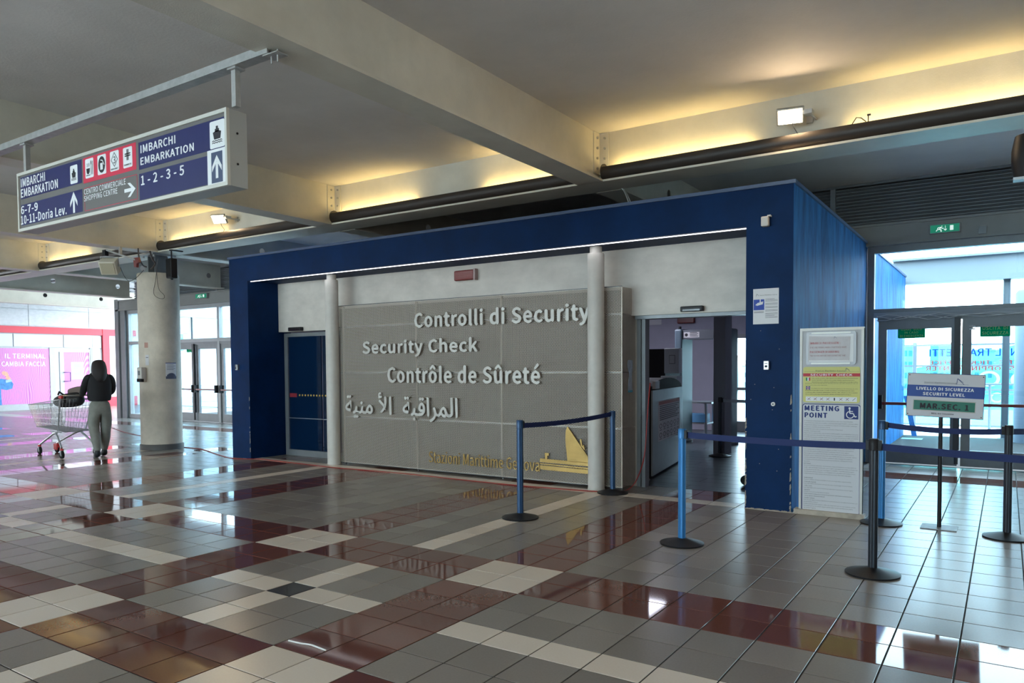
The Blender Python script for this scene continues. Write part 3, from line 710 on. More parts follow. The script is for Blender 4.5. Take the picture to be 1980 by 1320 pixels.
# framed panels and pink door
box('frame_panel', grey_al2, SX - .05, y_p, .0, SX + .05, sy(101), 2.24, sf); box('light_panel', shop_white, SX - .05, sy(106), .0, SX + .03, sy(114), 2.10, sf); box('frame_panel', grey_al2, SX - .05, sy(101), .0, SX + .045, sy(106), 2.24, sf)
box('frame_panel', grey_al2, SX - .05, sy(178), 0, SX + .04, y_e, 2.20, sf); box('frame_post', grey_al, SX - .05, sy(173), 0, SX + .07, sy(178), 2.24, sf)
dd = MB().box(SX - .02, sy(114), .02, SX + .06, sy(122), 2.16).box(SX - .02, sy(171), .02, SX + .06, sy(173), 2.16).box(SX - .02, sy(122), 2.08, SX + .06, sy(171), 2.16).box(SX - .02, sy(122), .02, SX + .06, sy(171), .2).build('door', grey_al2, sf)
box('pink_panel', pink, SX - .01, sy(122), .2, SX + .045, sy(171), 2.08, dd)
hy = sy(132); MB().tube([(SX + .07, sy(121), 1.33), (SX + .13, sy(121), 1.33), (SX + .13, hy, 1.33), (SX + .13, hy, 1.0), (SX + .13, sy(121), 1.0), (SX + .07, sy(121), 1.0)], .014, 6).build('handle', ink_blue, dd)
q = thing('door_notice', 'pale paper notice on the pink shop door', 'notice', (SX + .05, sy(148), 1.4)); y0, y1, z0, z1 = sy(136), sy(160), S(148, 733).z, S(148, 700).z
box('sheet', mat('pale_blue_paper', (.62, .74, .82), .7), SX + .047, y0, z0, SX + .051, y1, z1, q)
for k in range(8):
    if k in (4,): continue
    a = (y1 - y0); box('text_line', ink_blue, SX + .0512, y0 + a * (.2 + .03 * (k % 3)), z1 - .06 - k * .055, SX + .052, y1 - a * (.18 + .04 * (k % 2)), z1 - .05 - k * .055, q)

# ---------------------------------------------------------------- outside: deck, screens, harbour
dk_ = box('deck', deck_m, -45, 8.3, -.25, 30, 24, -.02); struct(dk_)
dkw = MB().box(-45, 12.8, -.25, -26.3, 40, -.03).build('terrace', deck_m); struct(dkw)
sea = box('sea', mat('harbour_water', (.25, .50, .50), .25, bump=.4, bs=4), -500, 24, -8, 500, 500, -7); struct(sea)
ob = thing('canopy_beam', 'pale steel canopy beam outside above the right glass doors', 'beam', (4, 13.3, 3.07))
cbm = mat('canopy_white', (.19, .225, .25), .5)
MB().box(1.2, 13.24, 3.09, 9, 13.28, 3.55).build('web', cbm, ob); MB().box(1.2, 13.12, 3.06, 9, 13.4, 3.10).box(1.2, 13.12, 3.54, 9, 13.4, 3.58).build('flange', cbm, ob)
P0, P1 = at(1939, 600, y=13.3), at(1954, 600, y=13.3); pt = thing('canopy_post', 'slim pale steel post under the outdoor canopy beam', 'post', ((P0.x + P1.x) / 2, 13.3, 0))
MB().box(P0.x, 13.2, 0, P0.x + .015, 13.36, 3.06).box(P1.x - .015, 13.2, 0, P1.x, 13.36, 3.06).box(P0.x, 13.27, 0, P1.x, 13.29, 3.06).build('shaft', cbm, pt); box('base_plate', cbm, P0.x - .05, 13.15, -.02, P1.x + .05, 13.4, 0, pt)
Q = at(1963, 600, y=12.6); qt = thing('round_pillar', 'broad round pale pillar outside at the right picture edge', 'column', (Q.x + .33, 12.6, -.02))
MB().lathe((Q.x + .33, 12.6, -.02), [(.33, 0), (.33, 2.75), (.29, 2.80)], 32).build('shaft', mat('pillar_pale', (.20, .26, .30), .6), qt, smooth=True); MB().cyl((Q.x + .33, 12.6, 2.78), (Q.x + .33, 12.6, 3.3), .1).build('stub', cbm, qt)
# glass wind screen with reversed lettering, seen from behind
ws = thing('glass_screen', 'tall glass wind screen with reversed blue and red lettering outside the right doors', 'glass screen', (3, 15, 0))
for i in range(6):
    x0 = 1.46 + i * 1.05 - 1.05
    box('screen_post', cbm, x0 - .035, 14.97, -.02, x0 + .035, 15.05, 1.92, ws)
    g_ = box('glass_pane', glass_t, x0 + .04, 15.0, 1.42, x0 + 1.01, 15.008, 1.84, ws); box('glass_pane', glass_t, x0 + .04, 15.0, .9, x0 + 1.01, 15.008, 1.38, ws); box('glass_pane', glass_t, x0 + .04, 15.0, .12, x0 + 1.01, 15.008, .86, ws)
    for z in (.1, .88, 1.40, 1.86): box('rail', cbm, x0 + .035, 14.98, z - .018, x0 + 1.015, 15.03, z + .018, ws)
lb = film('blue_film', (.005, .06, .40), .25); lr = film('red_film', (.45, .04, .05), .25); lw = film('white_film', (.8, .85, .88))
def rev(body, px0, px1, pyb, pyt, m):
    a, c = at(px0, pyb, y=14.96), at(px1, pyt, y=14.96); zb = at((px0 + px1) / 2, pyb, y=14.96).z; zt = at((px0 + px1) / 2, pyt, y=14.96).z
    text(body, (c.x, 14.97, zb), (-1, 0, 0), Z3, c.x - a.x, zt - zb, m, ws, name='reversed_lettering', bold=.02)
rev('TERMINAL TRAGHETTI', 1797, 2044, 688, 673, lb)
rev('BIGLIETTERIE - TICKET OFFICE', 1797, 2048, 704, 696, lr); rev('SHOPPING CENTER', 1790, 1962, 716, 708, lr)
ring = [(1.0, 0)]; b = MB()
for cx_, cz_, r_ in ((2.87, 1.12, .20), (3.02, .72, .13), (3.45, 1.10, .2)):
    n = 24; vs = [(cx_ + rr * math.cos(2 * math.pi * i / n), 14.96 - dz, cz_ + rr * math.sin(2 * math.pi * i / n) * .85) for dz in (0, .004) for rr in (r_, r_ * .68) for i in range(n)]
    b.add(vs, [(i, (i + 1) % n, n + (i + 1) % n, n + i) for i in range(n)] + [(2 * n + i, 2 * n + (i + 1) % n, 3 * n + (i + 1) % n, 3 * n + i) for i in range(n)])
b.build('round_logo', lw, ws)
rl = thing('deck_railing', 'low pale handrail outside in front of the glass screen', 'railing', (3, 14.3, 0))
b = MB().cyl((2.35, 14.3, 1.02), (6, 14.3, 1.02), .022, n=8)
b.build('handrail', cbm, rl)
for i in range(4): MB().cyl((2.9 + i * .9, 14.3, -.02), (2.9 + i * .9, 14.3, 1.0), .025, n=8).build('rail_post', cbm, rl)
b = MB()
for z in (.1, .8): b.cyl((1.5, 14.75, z), (6, 14.75, z), .012, n=6)
b.build('lower_rail', cbm, rl)
L = thing('leaning_board', 'narrow blue board leaning against the outdoor end of the blue wall', 'board', (1.85, 12.6, 0)); p0, p1 = at(1768, 843, y=12.4), at(1752, 765, y=12.9)
MB().obox((p0 + p1) / 2, (p1 - p0), Y3, X3, (p1 - p0).length / 2, .015, .045).build('plank', blue_side, L); MB().box(p0.x - .22, 12.2, -.02, p0.x + .14, 12.5, 0.0).build('foot', grey_al, L)
# far harbour buildings
rnd = random.Random(3)
fb = [mat('far_wall_%d' % i, c, .9) for i, c in enumerate([(.50, .46, .42), (.40, .44, .48), (.52, .52, .50), (.46, .36, .32)])]; fw = mat('far_window', (.12, .16, .2), .4)
hill = MB(); hp = [(-330 + i * 30, 330, -7 + 16 + 9 * math.sin(i * .55) + 4 * math.sin(i * 1.7)) for i in range(22)]
vs = []; [vs.extend([(x_, 240, -7), (x_, 330, z_), (x_, 420, -7)]) for x_, y_, z_ in hp]
hill.add(vs, [(3 * i, 3 * i + 3, 3 * i + 4, 3 * i + 1) for i in range(21)] + [(3 * i + 1, 3 * i + 4, 3 * i + 5, 3 * i + 2) for i in range(21)])
struct(hill.build('hillside', mat('hazy_hill', (.28, .38, .36), .9, var=.3, vs=.1)))
for i in range(16):
    x0 = -75 + i * 8.6 + rnd.uniform(-.5, .5); wd = rnd.uniform(5.4, 6.9); h = rnd.uniform(8, 16); yb = 225 + rnd.uniform(-10, 10)
    t = thing('harbour_building', 'hazy block of flats across the harbour seen through the right glass doors', 'building', (x0, yb, -7), 'harbour buildings far away')
    box('walls', fb[i % 4], x0, yb, -7, x0 + wd, yb + 10, -7 + h, t); box('roof', mat('far_roof', (.40, .24, .18), .9), x0 - .3, yb - .3, -7 + h, x0 + wd + .3, yb + 10, -6.5 + h, t)
    for r_ in range(int(h // 3)):
        for c_ in range(4): box('window', fw, x0 + .8 + c_ * wd / 4.4, yb - .06, -5.5 + r_ * 3, x0 + 1.7 + c_ * wd / 4.4, yb, -4 + r_ * 3, t)
# terrace seen through the left doors
b = thing('terrace_railing', 'teal terrace railing seen through the left glass doors', 'railing', (-30, 16, 0)); tm = mat('teal_paint', (.12, .40, .42), .5)
q = MB(); [q.cyl((-32, 8 + i * .35, -.03), (-32, 8 + i * .35, 1.1), .02, n=6) for i in range(40)]; q.box(-32.04, 8, 1.1, -31.96, 22, 1.16).box(-32.04, 8, .1, -31.96, 22, .16); q.build('bars', tm, b)
t = thing('far_warehouse', 'teal warehouse wall seen through the left glass doors', 'building', (-60, 40, -7)); box('walls', mat('teal_wall', (.16, .42, .42), .8), -62, 15, -7, -60, 60, 4.2, t); box('roof', grey_al, -62.2, 15, 4.2, -59.8, 60, 4.6, t)
for i in range(8): box('window', fw, -60, 24 + i * 2.4, 1, -59.9, 25.6 + i * 2.4, 3, t)
# ---------------------------------------------------------------- blue security booth
BX0, BX1, BY0, BY1, BH = -7.32, 1.446, 3.61, 13.1, 3.2
PY = 4.20                                                  # plaster face inside the portal
PL, PR = -6.86, .99
booth = thing('security_booth', 'large blue security booth with white plaster recess, white light strip and open right doorway', 'booth', (-3, BY0, 0))
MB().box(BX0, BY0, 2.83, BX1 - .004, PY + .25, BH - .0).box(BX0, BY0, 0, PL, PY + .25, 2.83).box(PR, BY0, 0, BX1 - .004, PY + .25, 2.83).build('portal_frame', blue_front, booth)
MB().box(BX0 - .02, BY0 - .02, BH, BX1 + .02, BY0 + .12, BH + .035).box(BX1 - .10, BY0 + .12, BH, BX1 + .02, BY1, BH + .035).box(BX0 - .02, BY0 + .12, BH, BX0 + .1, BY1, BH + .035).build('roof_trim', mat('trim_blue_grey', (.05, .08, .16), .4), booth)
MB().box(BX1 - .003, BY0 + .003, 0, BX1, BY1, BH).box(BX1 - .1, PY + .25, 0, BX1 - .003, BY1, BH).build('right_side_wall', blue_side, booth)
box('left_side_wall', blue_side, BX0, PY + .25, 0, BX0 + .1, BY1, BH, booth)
box('roof', mat('roof_dark', (.08, .08, .09), .8), BX0 + .1, PY + .25, BH - .1, BX1 - .1, BY1, BH, booth)
# chipped paint along the right pillar foot and edges
chip = MB(); rr = random.Random(5)
def chips(x, y, z0, z1, n, ax):
    for i in range(n):
        y -= .00012
        z = rr.uniform(z0, z1); h = rr.uniform(.006, .035); wq = rr.uniform(.003, .010)
        chip.prism([(-wq, -h), (wq * .3, -h * .7), (wq, 0), (wq * .4, h), (-wq * .8, h * .6)], (x, y, z), ax, Z3, .001)
chips(BX1 - .012, BY0 - .001, .02, 1.15, 18, X3); chips(PR + .008, BY0 - .001, .02, .9, 30, X3)
for i in range(30):
    xq = rr.uniform(PR, BX1); chip.prism([(-.02, 0), (.025, 0), (.018, rr.uniform(.004, .014)), (-.01, rr.uniform(.003, .014))], (xq, BY0 - .0045 - i * .00012, .001), X3, Z3, .001)
chips(PL - .01, BY0 - .001, .02, 1.0, 12, X3)
for i in range(12): chip.prism(circ(0, 0, .004, 6), (rr.uniform(PR + .05, BX1 - .05), BY0 - .001, rr.uniform(.2, 1.9)), X3, Z3, .001)
chip.build('chipped_paint', mat('bare_plaster_chip', (.36, .31, .25), .9), booth)
MB().box(PL - .15, BY0 + .055, 2.821, PR, BY0 + .072, 2.829).build('light_strip', stripe_led, booth)
l = D.lights.new('strip_light', 'AREA'); l.shape = 'RECTANGLE'; l.size = 7.6; l.size_y = .03; l.energy = 3; l.color = (.93, .93, 1)
lo = D.objects.new('strip_light', l); COL.objects.link(lo); lo.location = (-2.9, BY0 + .09, 2.80); lo.rotation_euler = (math.radians(-38) * -1, 0, 0)
lo.rotation_euler = Matrix(((1, 0, 0), (0, .95, .30), (0, -.30, .95))).transposed().to_euler()
DX0, DX1 = -.40, PR                                        # right opening
plw = MB().box(PL, PY, 2.04, PR, PY + .2, 2.83).box(-5.3, PY + .12, 0, DX0 - .06, PY + .2, 2.04).build('plaster_wall', plaster, booth)
# left sliding door
ld = MB().box(-6.84, 4.29, 0, -6.76, 4.36, 2.02).box(-5.4, 4.29, 0, -5.3, 4.36, 2.02).box(-6.76, 4.29, 1.96, -5.4, 4.36, 2.02).box(-6.76, 4.29, 0, -5.4, 4.36, .10).build('sliding_door', grey_al, booth)
ld['label'] = 'closed sliding door with dark blue glass'
box('pane', mat('dark_blue_glass', (.002, .013, .040), .08), -6.76, 4.31, .10, -5.98, 4.33, 1.96, ld)
box('pane', mat('dark_blue_glass', (.004, .035, .12), .08), -5.96, 4.325, .10, -5.4, 4.34, 1.96, ld)
b = MB()
for i in range(12): b.prism(circ(0, 0, .016, 12), (-6.50 + i * .068, 4.3085, 1.0), X3, Z3, .001)
b.build('warning_dots', mat('amber_dot', (.45, .27, .04), .5), ld); MB().prism(rect(-6.74, .965, -6.57, 1.03), (0, 4.3085, 0), X3, Z3, .001).build('red_sticker', mat('dark_red_sticker', (.22, .01, .02), .5), ld)
MB().box(-6.76, 4.30, .615, -5.4, 4.306, .625).build('low_line', steel, ld)
for (a, c, z0) in ((-6.55, -6.25, 2.045), (.10, .36, 2.055)):
    t = thing('door_sensor', 'black motion sensor over the ' + ('left sliding door' if a < 0 else 'open right doorway'), 'sensor', ((a + c) / 2, PY - .03, z0))
    MB().box(a, PY - .07, z0, c, PY - .001, z0 + .06).build('housing', black_p, t, bevel=.01); MB().box(a + .03, PY - .073, z0 + .005, c - .03, PY - .069, z0 + .025).build('lens', mat('dark_lens', (.03, .02, .03), .1), t)
MB().box(DX0 - .03, 4.28, 0, DX0 + .015, 4.40, 2.04).box(DX0 - .1, 4.30, 0, DX0 - .05, 4.40, 2.04).box(DX0 - .1, 4.24, 2.0, PR, 4.40, 2.04).build('door_track', grey_al, booth)
# room inside the booth
rm = MB(); rm.box(BX0 + .1, 12.3, 0, -2.05, 12.4, 3.1).box(-.55, 12.3, 0, BX1 - .1, 12.4, 3.1).box(-2.05, 12.3, 2.12, -.55, 12.4, 3.1)
rm.box(BX0 + .1, 4.45, 0, BX0 + .12, 12.3, 3.1).box(BX1 - .12, 4.45, 0, BX1 - .1, 12.3, 3.1).box(BX0 + .12, 4.41, 2.05, BX1 - .12, 4.45, 3.1).box(BX0 + .1, 4.45, 3.0, BX1 - .1, 12.3, 3.1)
rm.build('inner_walls', lilac, booth)
pf = thing('dark_inner_floor', 'dark grey plank floor inside the booth doorway', 'flooring', (-3, 8, 0)); dkf = mat('dark_plank', (.060, .066, .074), .30, var=.18, vs=2.5, stretch=(1, 8, 1))
box('underlay', black_r, BX0 + .12, 4.43, -.0034, BX1 - .12, 12.3, -.001, pf)
me = MB().box(.003, .003, -.001, 1.197, .297, .0005); pm = D.meshes.new('plank'); pm.from_pydata(me.v, [], me.f); pm.materials.append(dkf)
for j in range(26):
    for i in range(8):
        xx = BX0 + .13 + i * 1.2 - (j % 2) * .6
        if xx < BX0 + .1 or xx + 1.2 > BX1 - .1: continue
        o = D.objects.new('plank', pm); COL.objects.link(o); o.parent = pf; o.location = Vector((xx, 4.44 + j * .3, 0)) - pf.location
gd = MB().box(-2.05, 12.30, 0, -1.97, 12.38, 2.12).box(-.63, 12.30, 0, -.55, 12.38, 2.12).box(-1.97, 12.30, 2.03, -.63, 12.38, 2.12).box(-1.97, 12.30, 0, -.63, 12.38, .22).box(-1.97, 12.32, .9, -.63, 12.36, .96).build('door_4', grey_al); struct(gd)
box('pane', glass_d, -1.97, 12.33, .22, -.63, 12.34, 2.03, gd)
area('room_lamp', (-3.2, 8.4, 2.95), (0, 0, -1), 2.4, 1.2, 110, (.82, .84, 1))
# metal detector gate
g0 = at(1322, 857, z=0); g1 = at(1410, 858, z=0); gy = (g0.y + g1.y) / 2 + .1
g0 = at(1322, 700, y=gy).x; g1 = at(1410, 700, y=gy).x
t = thing('metal_detector_gate', 'walk-through metal detector gate inside the booth doorway', 'metal detector', ((g0 + g1) / 2, gy, 0)); mdm = mat('gate_blue_grey', (.085, .12, .15), .4)
for xx, s in ((g0, 1), (g1, -1)):
    MB().box(xx - .07, gy - .30, .04, xx + .07, gy + .3, 2.12).build('side_panel', mdm, t, bevel=.03); MB().cyl((xx, gy, .0), (xx, gy, .05), .17, n=24).build('foot', mat('gate_foot', (.2, .21, .22), .5), t)
    MB().cyl((xx, gy - .2, 2.12), (xx, gy - .2, 2.17), .03).build('cap', black_p, t)
box('header', mat('gate_header', (.12, .13, .15), .4), g0 + .07, gy - .25, 1.93, g1 - .07, gy + .25, 2.10, t)
MB().prism(rect(0, 0, .30, .10), (g0 + .09, gy - .252, 1.96), X3, Z3, .001).build('notice', paper2, t)
b = MB(); [b.prism(rect(.12, .02 + k * .022, .28 - .02 * (k % 2), .03 + k * .022), (g0 + .09, gy - .2535, 1.96), X3, Z3, .0005) for k in range(4)]; b.prism(circ(.055, .05, .03, 16), (g0 + .09, gy - .2535, 1.96), X3, Z3, .0005); b.build('print', ink, t)
# grey pillar of the inner doorway
P = at(1379, 878, z=0); Q = at(1401, 878, y=P.y)
pp = MB().box(P.x, P.y, 0, Q.x, P.y + .35, 3.0).build('inner_pillar', mat('pillar_grey_lilac', (.22, .22, .25), .6)); tag(pp, 'square grey pillar standing inside the booth doorway', 'pillar')
# x-ray machine
a = at(1257, 740, y=7.6); c = at(1313, 673, y=7.6)
t = thing('xray_scanner', 'tall white and black baggage scanner cabinet inside the booth doorway', 'scanner', ((a.x + c.x) / 2, 7.6, 0)); e = at(1284, 700, y=7.6).x
MB().box(e, 7.6, 1.32, c.x, 7.75, c.z).box(e - .02, 7.5, .5, c.x, 7.75, 1.28).build('cabinet', mat('scanner_white', (.50, .53, .56), .5), t, bevel=.01)
MB().box(a.x - .4, 7.65, 0, e - .002, 8.3, c.z - .005).build('tunnel_housing', black_p, t); MB().box(e - .3, 7.6, 0, c.x, 7.74, .5).build('plinth', grey_al, t)
p0 = at(1294, 703, y=7.6); MB().box(p0.x, 7.596, p0.z, p0.x + .10, 7.599, p0.z + .14).build('hatch_outline', ink, t); MB().box(p0.x + .006, 7.593, p0.z + .006, p0.x + .094, 7.597, p0.z + .134).build('hatch', mat('scanner_white', (.5, .53, .56), .5), t)
# grey control kiosk with notice right behind the door frame
kx0 = at(1262, 800, y=4.95)
t = thing('control_kiosk', 'grey metal control cabinet with rounded black hood and a safety notice, beside the mesh panel', 'cabinet', (kx0.x, 4.95, 0))
A0 = Vector((at(1262, 925, z=0).x, 4.97, 0)); A1 = Vector((at(1320, 890, z=0).x, at(1320, 890, z=0).y, 0)); ux = (A1 - A0).normalized(); uy = Vector((-ux.y, ux.x, 0)); nz = ux.cross(Z3); wk = (A1 - A0).length
print('kiosk', A0, A1, wk, at(1262, 760, x=A0.x).z)
kh = 1.13
MB().prism(rect(0, .03, wk, kh), A0, ux, Z3, .02).build('front_sheet', mat('kiosk_grey', (.30, .34, .36), .4, .3, var=.08, vs=4), t)
arch = [(-.03, 0), (-.03, kh - .02)] + [(-.03 + (wk + .06) * (.5 - .5 * math.cos(math.pi * i / 14)), kh - .02 + .17 * math.sin(math.pi * i / 14)) for i in range(1, 14)] + [(wk + .03, kh - .02), (wk + .03, 0)]
MB().prism(arch, A0 - nz * .021, ux, Z3, .34).build('black_hood', black_r, t)
fc = A0 + nz * .002; o1 = fc + nz * .0012
MB().prism(rect(wk * .16, .44, wk * .88, .98), fc, ux, Z3, .002).build('notice', paper2, t)
b = MB()
for k in range(8): b.prism(rect(wk * .2, .90 - k * .026, wk * (.85 - .06 * (k % 3)), .911 - k * .026), o1, ux, Z3, .0005)
for r_ in range(2):
    for c_ in range(6):
        cx_ = wk * (.23 + .115 * c_); cz_ = .64 - r_ * .12; o_ = circ(cx_, cz_, wk * .04, 14, ry=.033); i_ = circ(cx_, cz_, wk * .03, 14, ry=.025)
        for i in range(14): b.prism([o_[i], o_[(i + 1) % 14], i_[(i + 1) % 14], i_[i]], o1, ux, Z3, .0005)
        b.prism(rect(cx_ - wk * .035, cz_ - .055, cx_ + wk * .035, cz_ - .048), o1, ux, Z3, .0005)
b.build('notice_print', ink, t); MB().prism(rect(wk * .18, .925, wk * .86, .968), o1, ux, Z3, .0005).build('red_print', mat('faded_red', (.35, .12, .12), .7), t)
MB().obox(A0 + ux * .14 + Z3 * 1.2 + nz * .01, ux, uy, Z3, .12, .02, .05).build('switch_box', grey_al2, t)
white_c = mat('white_cable', (.5, .5, .48), .6)
for k in range(4):
    cable('white_cable', [A0 + Vector((-.06, -.05, .62 - .02 * k)), A0 + Vector((-.10 - .02 * k, -.12, .35)), A0 + Vector((-.09 - .015 * k, -.16, .08)), A0 + Vector((-.02 + .02 * k, -.2, .006 + .006 * k)), A0 + Vector((.05, -.24 - .02 * k, .006))], .004, white_c, 'one of the thin white cables hanging beside the grey control cabinet')
for o in COL.objects:
    if o.name.startswith('white_cable'): o['group'] = 'white cables by the control cabinet'
# metal table
c0 = at(1334, 862, z=0); ty = c0.y + 1.2; tx0, tx1 = at(1325, 780, y=ty).x, at(1366, 780, y=ty).x; tz = at(1350, 777, y=ty).z
t = thing('steel_table', 'small steel table with a blue tray inside the booth doorway', 'table', (tx0, ty, 0)); box('tabletop', steel, tx0 - .3, ty, tz - .03, tx1 + .1, ty + .6, tz, t)
for xx in (tx0 - .25, tx1 - .03):
    for yy in (ty + .05, ty + .5): MB().cyl((xx, yy, 0), (xx, yy, tz - .03), .03, n=10).build('leg', chrome, t)
box('lower_shelf', steel, tx0 - .25, ty + .03, .3, tx1, ty + .55, .33, t)
tag(box('blue_tray', mat('tray_blue', (.12, .32, .55), .5), tx0 - .2, ty + .02, .335, tx1 - .03, ty + .3, .50), 'blue tray on the lower shelf of the steel table', 'tray')
for (px, py, Yq, ww, hh, lab) in ((1327, 619, 12.25, 0, 0, 'dim red emergency lamp on the wall inside the booth'),):
    P = at(px, py, y=Yq); t = thing('emergency_lamp', lab, 'lamp', P); MB().box(P.x - .2, 12.2, P.z - .07, P.x + .2, 12.299, P.z + .07).build('housing', siren_red, t, bevel=.02)
P = at(1266, 622, y=12.28); tag(box('wall_notice', paper, P.x - .15, 12.285, P.z - .07, P.x + .16, 12.299, P.z + .05), 'small white notice high on the inner booth wall', 'notice')
P = at(1332, 710, y=12.28); tag(box('call_point', red_p, P.x - .06, 12.25, P.z - .07, P.x + .06, 12.299, P.z + .07), 'small red alarm box on the inner booth wall', 'alarm')
P = at(1442, 928, z=.06); t = thing('black_castor', 'black rubber wheel showing behind the right booth pillar', 'wheel', (P.x, P.y, 0)); MB().cyl((P.x, P.y - .02, .06), (P.x, P.y + .02, .06), .06, n=20).build('tyre', black_r, t)
# red emergency lamp over the mesh panel
P = at(898, 532, y=PY - .04); t = thing('emergency_lamp', 'dark red rectangular emergency lamp on the white plaster above the lettering', 'lamp', P)
MB().box(P.x - .17, PY - .06, P.z - .07, P.x + .17, PY - .001, P.z + .07).build('lens', siren_red, t, bevel=.018); MB().box(P.x + .17, PY - .07, P.z - .075, P.x + .2, PY - .001, P.z + .075).build('end_cap', mat('pinkish_cap', (.35, .25, .24), .5), t)
b = MB(); [b.box(P.x - .15, PY - .063, P.z - .055 + k * .02, P.x + .15, PY - .058, P.z - .047 + k * .02) for k in range(6)]; b.build('lens_ribs', mat('red_ribs', (.25, .05, .05), .3), t)

# white round posts in front of the recess
for px, lab in ((644, 'slim round white post left of the metal mesh panel'), (1154, 'slim round white post in front of the right end of the metal mesh panel')):
    P = at(px, 898 if px < 900 else 948, z=0); P = Vector((P.x, P.y, 0)) + Vector((-.5, .8, 0)) * .07
    t = thing('round_post', lab, 'post', (P.x, P.y, 0), 'white round posts'); r = .098
    MB().lathe((P.x, P.y, 0), [(r, 0), (r, 2.74), (r * .97, 2.75)], 32).build('shaft', white_post, t, smooth=True)
    MB().lathe((P.x, P.y, 0), [(r * .72, 2.74), (r * .72, 2.83)], 24).build('collar', white_post, t, smooth=True); MB().lathe((P.x, P.y, 0), [(r + .004, 0), (r + .004, .02)], 32).build('foot_ring', white_post, t)

# ---------------------------------------------------------------- expanded metal panel box with lettering
MY = 3.93
mp_ = thing('mesh_panel_wall', 'box clad in expanded metal panels between the two white posts', 'panel', (-2.9, MY, 0))
mcache = {}
def mesh_sheet(wd, h):
    key = (round(wd, 3), round(h, 3))
    if key in mcache: return mcache[key]
    pw, ph = .036, .018; nx = max(2, round(wd / (pw / 2))); nz = max(2, round(h / (ph / 2))); dx = wd / nx; dz = h / nz; t_ = .0036
    vs = []; fs = []
    for k in range(nz):
        zc = (k + .5) * dz; base = len(vs)
        for i in range(nx + 1):
            s = 1 if (i + k) % 2 else -1; z = zc + s * dz * .5; xx = i * dx
            vs += [(xx, -.004 if s > 0 else .003, z + t_), (xx, .001 if s > 0 else .006, z - t_)]
        for i in range(nx):
            a = base + 2 * i; fs.append((a, a + 2, a + 3, a + 1))
    me = D.meshes.new('mesh_panel'); me.from_pydata(vs, [], fs); me.materials.append(mesh_m); mcache[key] = me; return me
fr = MB(); xsm = [-5.20, -5.07, -3.64, -2.21, -.78, -.52]; zsm = [.03, .72, 1.375, 2.05, 2.365]
for i in range(5):
    for j in range(4):
        g = .006; o = D.objects.new('mesh_panel', mesh_sheet(xsm[i + 1] - xsm[i] - 2 * g, zsm[j + 1] - zsm[j] - 2 * g)); COL.objects.link(o); o.parent = mp_
        o.location = Vector((xsm[i] + g, MY, zsm[j] + g)) - mp_.location; o['kind'] = 'stuff'
for j in range(4):
    o = D.objects.new('mesh_panel', mesh_sheet(PY - MY + .10, zsm[j + 1] - zsm[j] - .012)); COL.objects.link(o); o.parent = mp_
    o.location = Vector((-.52, MY, zsm[j] + .006)) - mp_.location; o.rotation_euler = (0, 0, math.pi / 2); o['kind'] = 'stuff'
    if zsm[j] < 1.9: pass
for xx in xsm[1:-1]: fr.box(xx - .012, MY + .012, 0, xx + .012, MY + .03, 2.36)
for zz in zsm: fr.box(-5.2, MY + .012, zz - .009, -.53, MY + .024, zz + .009)
fr.box(-.54, MY + .012, 0, -.524, MY + .03, 2.36); fr.build('sub_frame', mat('dark_steel_frame', (.10, .10, .10), .5, .5), mp_)
ed = MB()
for xx in xsm[1:-1]:
    for s in (-1, 1): ed.box(xx + s * .006 - .0015, MY - .006, .03, xx + s * .006 + .0015, MY + .008, 2.36)
for zz in zsm[1:]: ed.box(-5.2, MY - .006, zz - .0075, -.52, MY + .008, zz - .0045)
for zz in zsm[:-1]: ed.box(-5.2, MY - .006, zz + .0045, -.52, MY + .008, zz + .0075)
ed.box(-.524, MY - .006, .03, -.518, MY + .008, 2.36); ed.build('panel_edges', mesh_m, mp_)
box('shade_sheet', mat('mesh_shade', (.022, .021, .020), .6), -5.2, MY + .06, .04, -.56, MY + .07, 2.33, mp_)  # near-black sheet stands in for the shade behind the mesh
LY = MY - .045
def wall_words(body, pl, pb, pr_, pt, lab, m=letter_m, cat='lettering', bold=.045, ex=.012, y=LY, asc=None):
    """pl,pb lower left ink corner; pr_,pt upper right ink corner, photo points"""
    a, c = at(pl, pb, y=y), at(pr_, pt, y=y)
    t = thing(cat, lab, 'lettering', (a.x, y, a.z))
    text(body, (a.x, y, a.z), X3, Z3, c.x - a.x, c.z - a.z, m, t, bold=bold, extrude=.12, res=3, split='letter') if False else None
    me = text_mesh(body, bold, .0, 3, thick=False); place_text(me, (0, 0, 0), X3, Z3, c.x - a.x, c.z - a.z)
    # give the flat ink real thickness
    bm = bmesh.new(); bm.from_mesh(me); bmesh.ops.remove_doubles(bm, verts=bm.verts, dist=1e-6)
    r = bmesh.ops.extrude_face_region(bm, geom=bm.faces[:]); bmesh.ops.translate(bm, vec=(0, ex, 0), verts=[v for v in r['geom'] if isinstance(v, bmesh.types.BMVert)])
    bmesh.ops.recalc_face_normals(bm, faces=bm.faces); bm.to_mesh(me); bm.free(); me.materials.clear(); me.materials.append(m)
    for v in me.vertices: v.co += Vector((a.x, y, a.z)) - t.location
    split_letters(me, X3, m, t, 'letter', heavy=bold * .22)
    return t
wall_words('Controlli di Security', 802, 641, 1139, 584, 'raised steel lettering reading Controlli di Security, top line on the mesh')
wall_words('Security Check', 702, 690, 922, 652, 'raised steel lettering reading Security Check on the mesh')
wall_words('Contrôle de Sûreté', 750, 739, 1043, 703, 'raised steel lettering reading Contrôle de Sûreté on the mesh')
ar = ''.join(map(chr, [0xFE93, 0xFEF4, 0xFEE8, 0xFEE3, 0x20, 0xFEF7, 0xFE8D, 0x20, 0xFE94, 0xFE92, 0xFED7, 0xFE8D, 0xFEAE, 0xFEE4, 0xFEDF, 0xFE8D]))
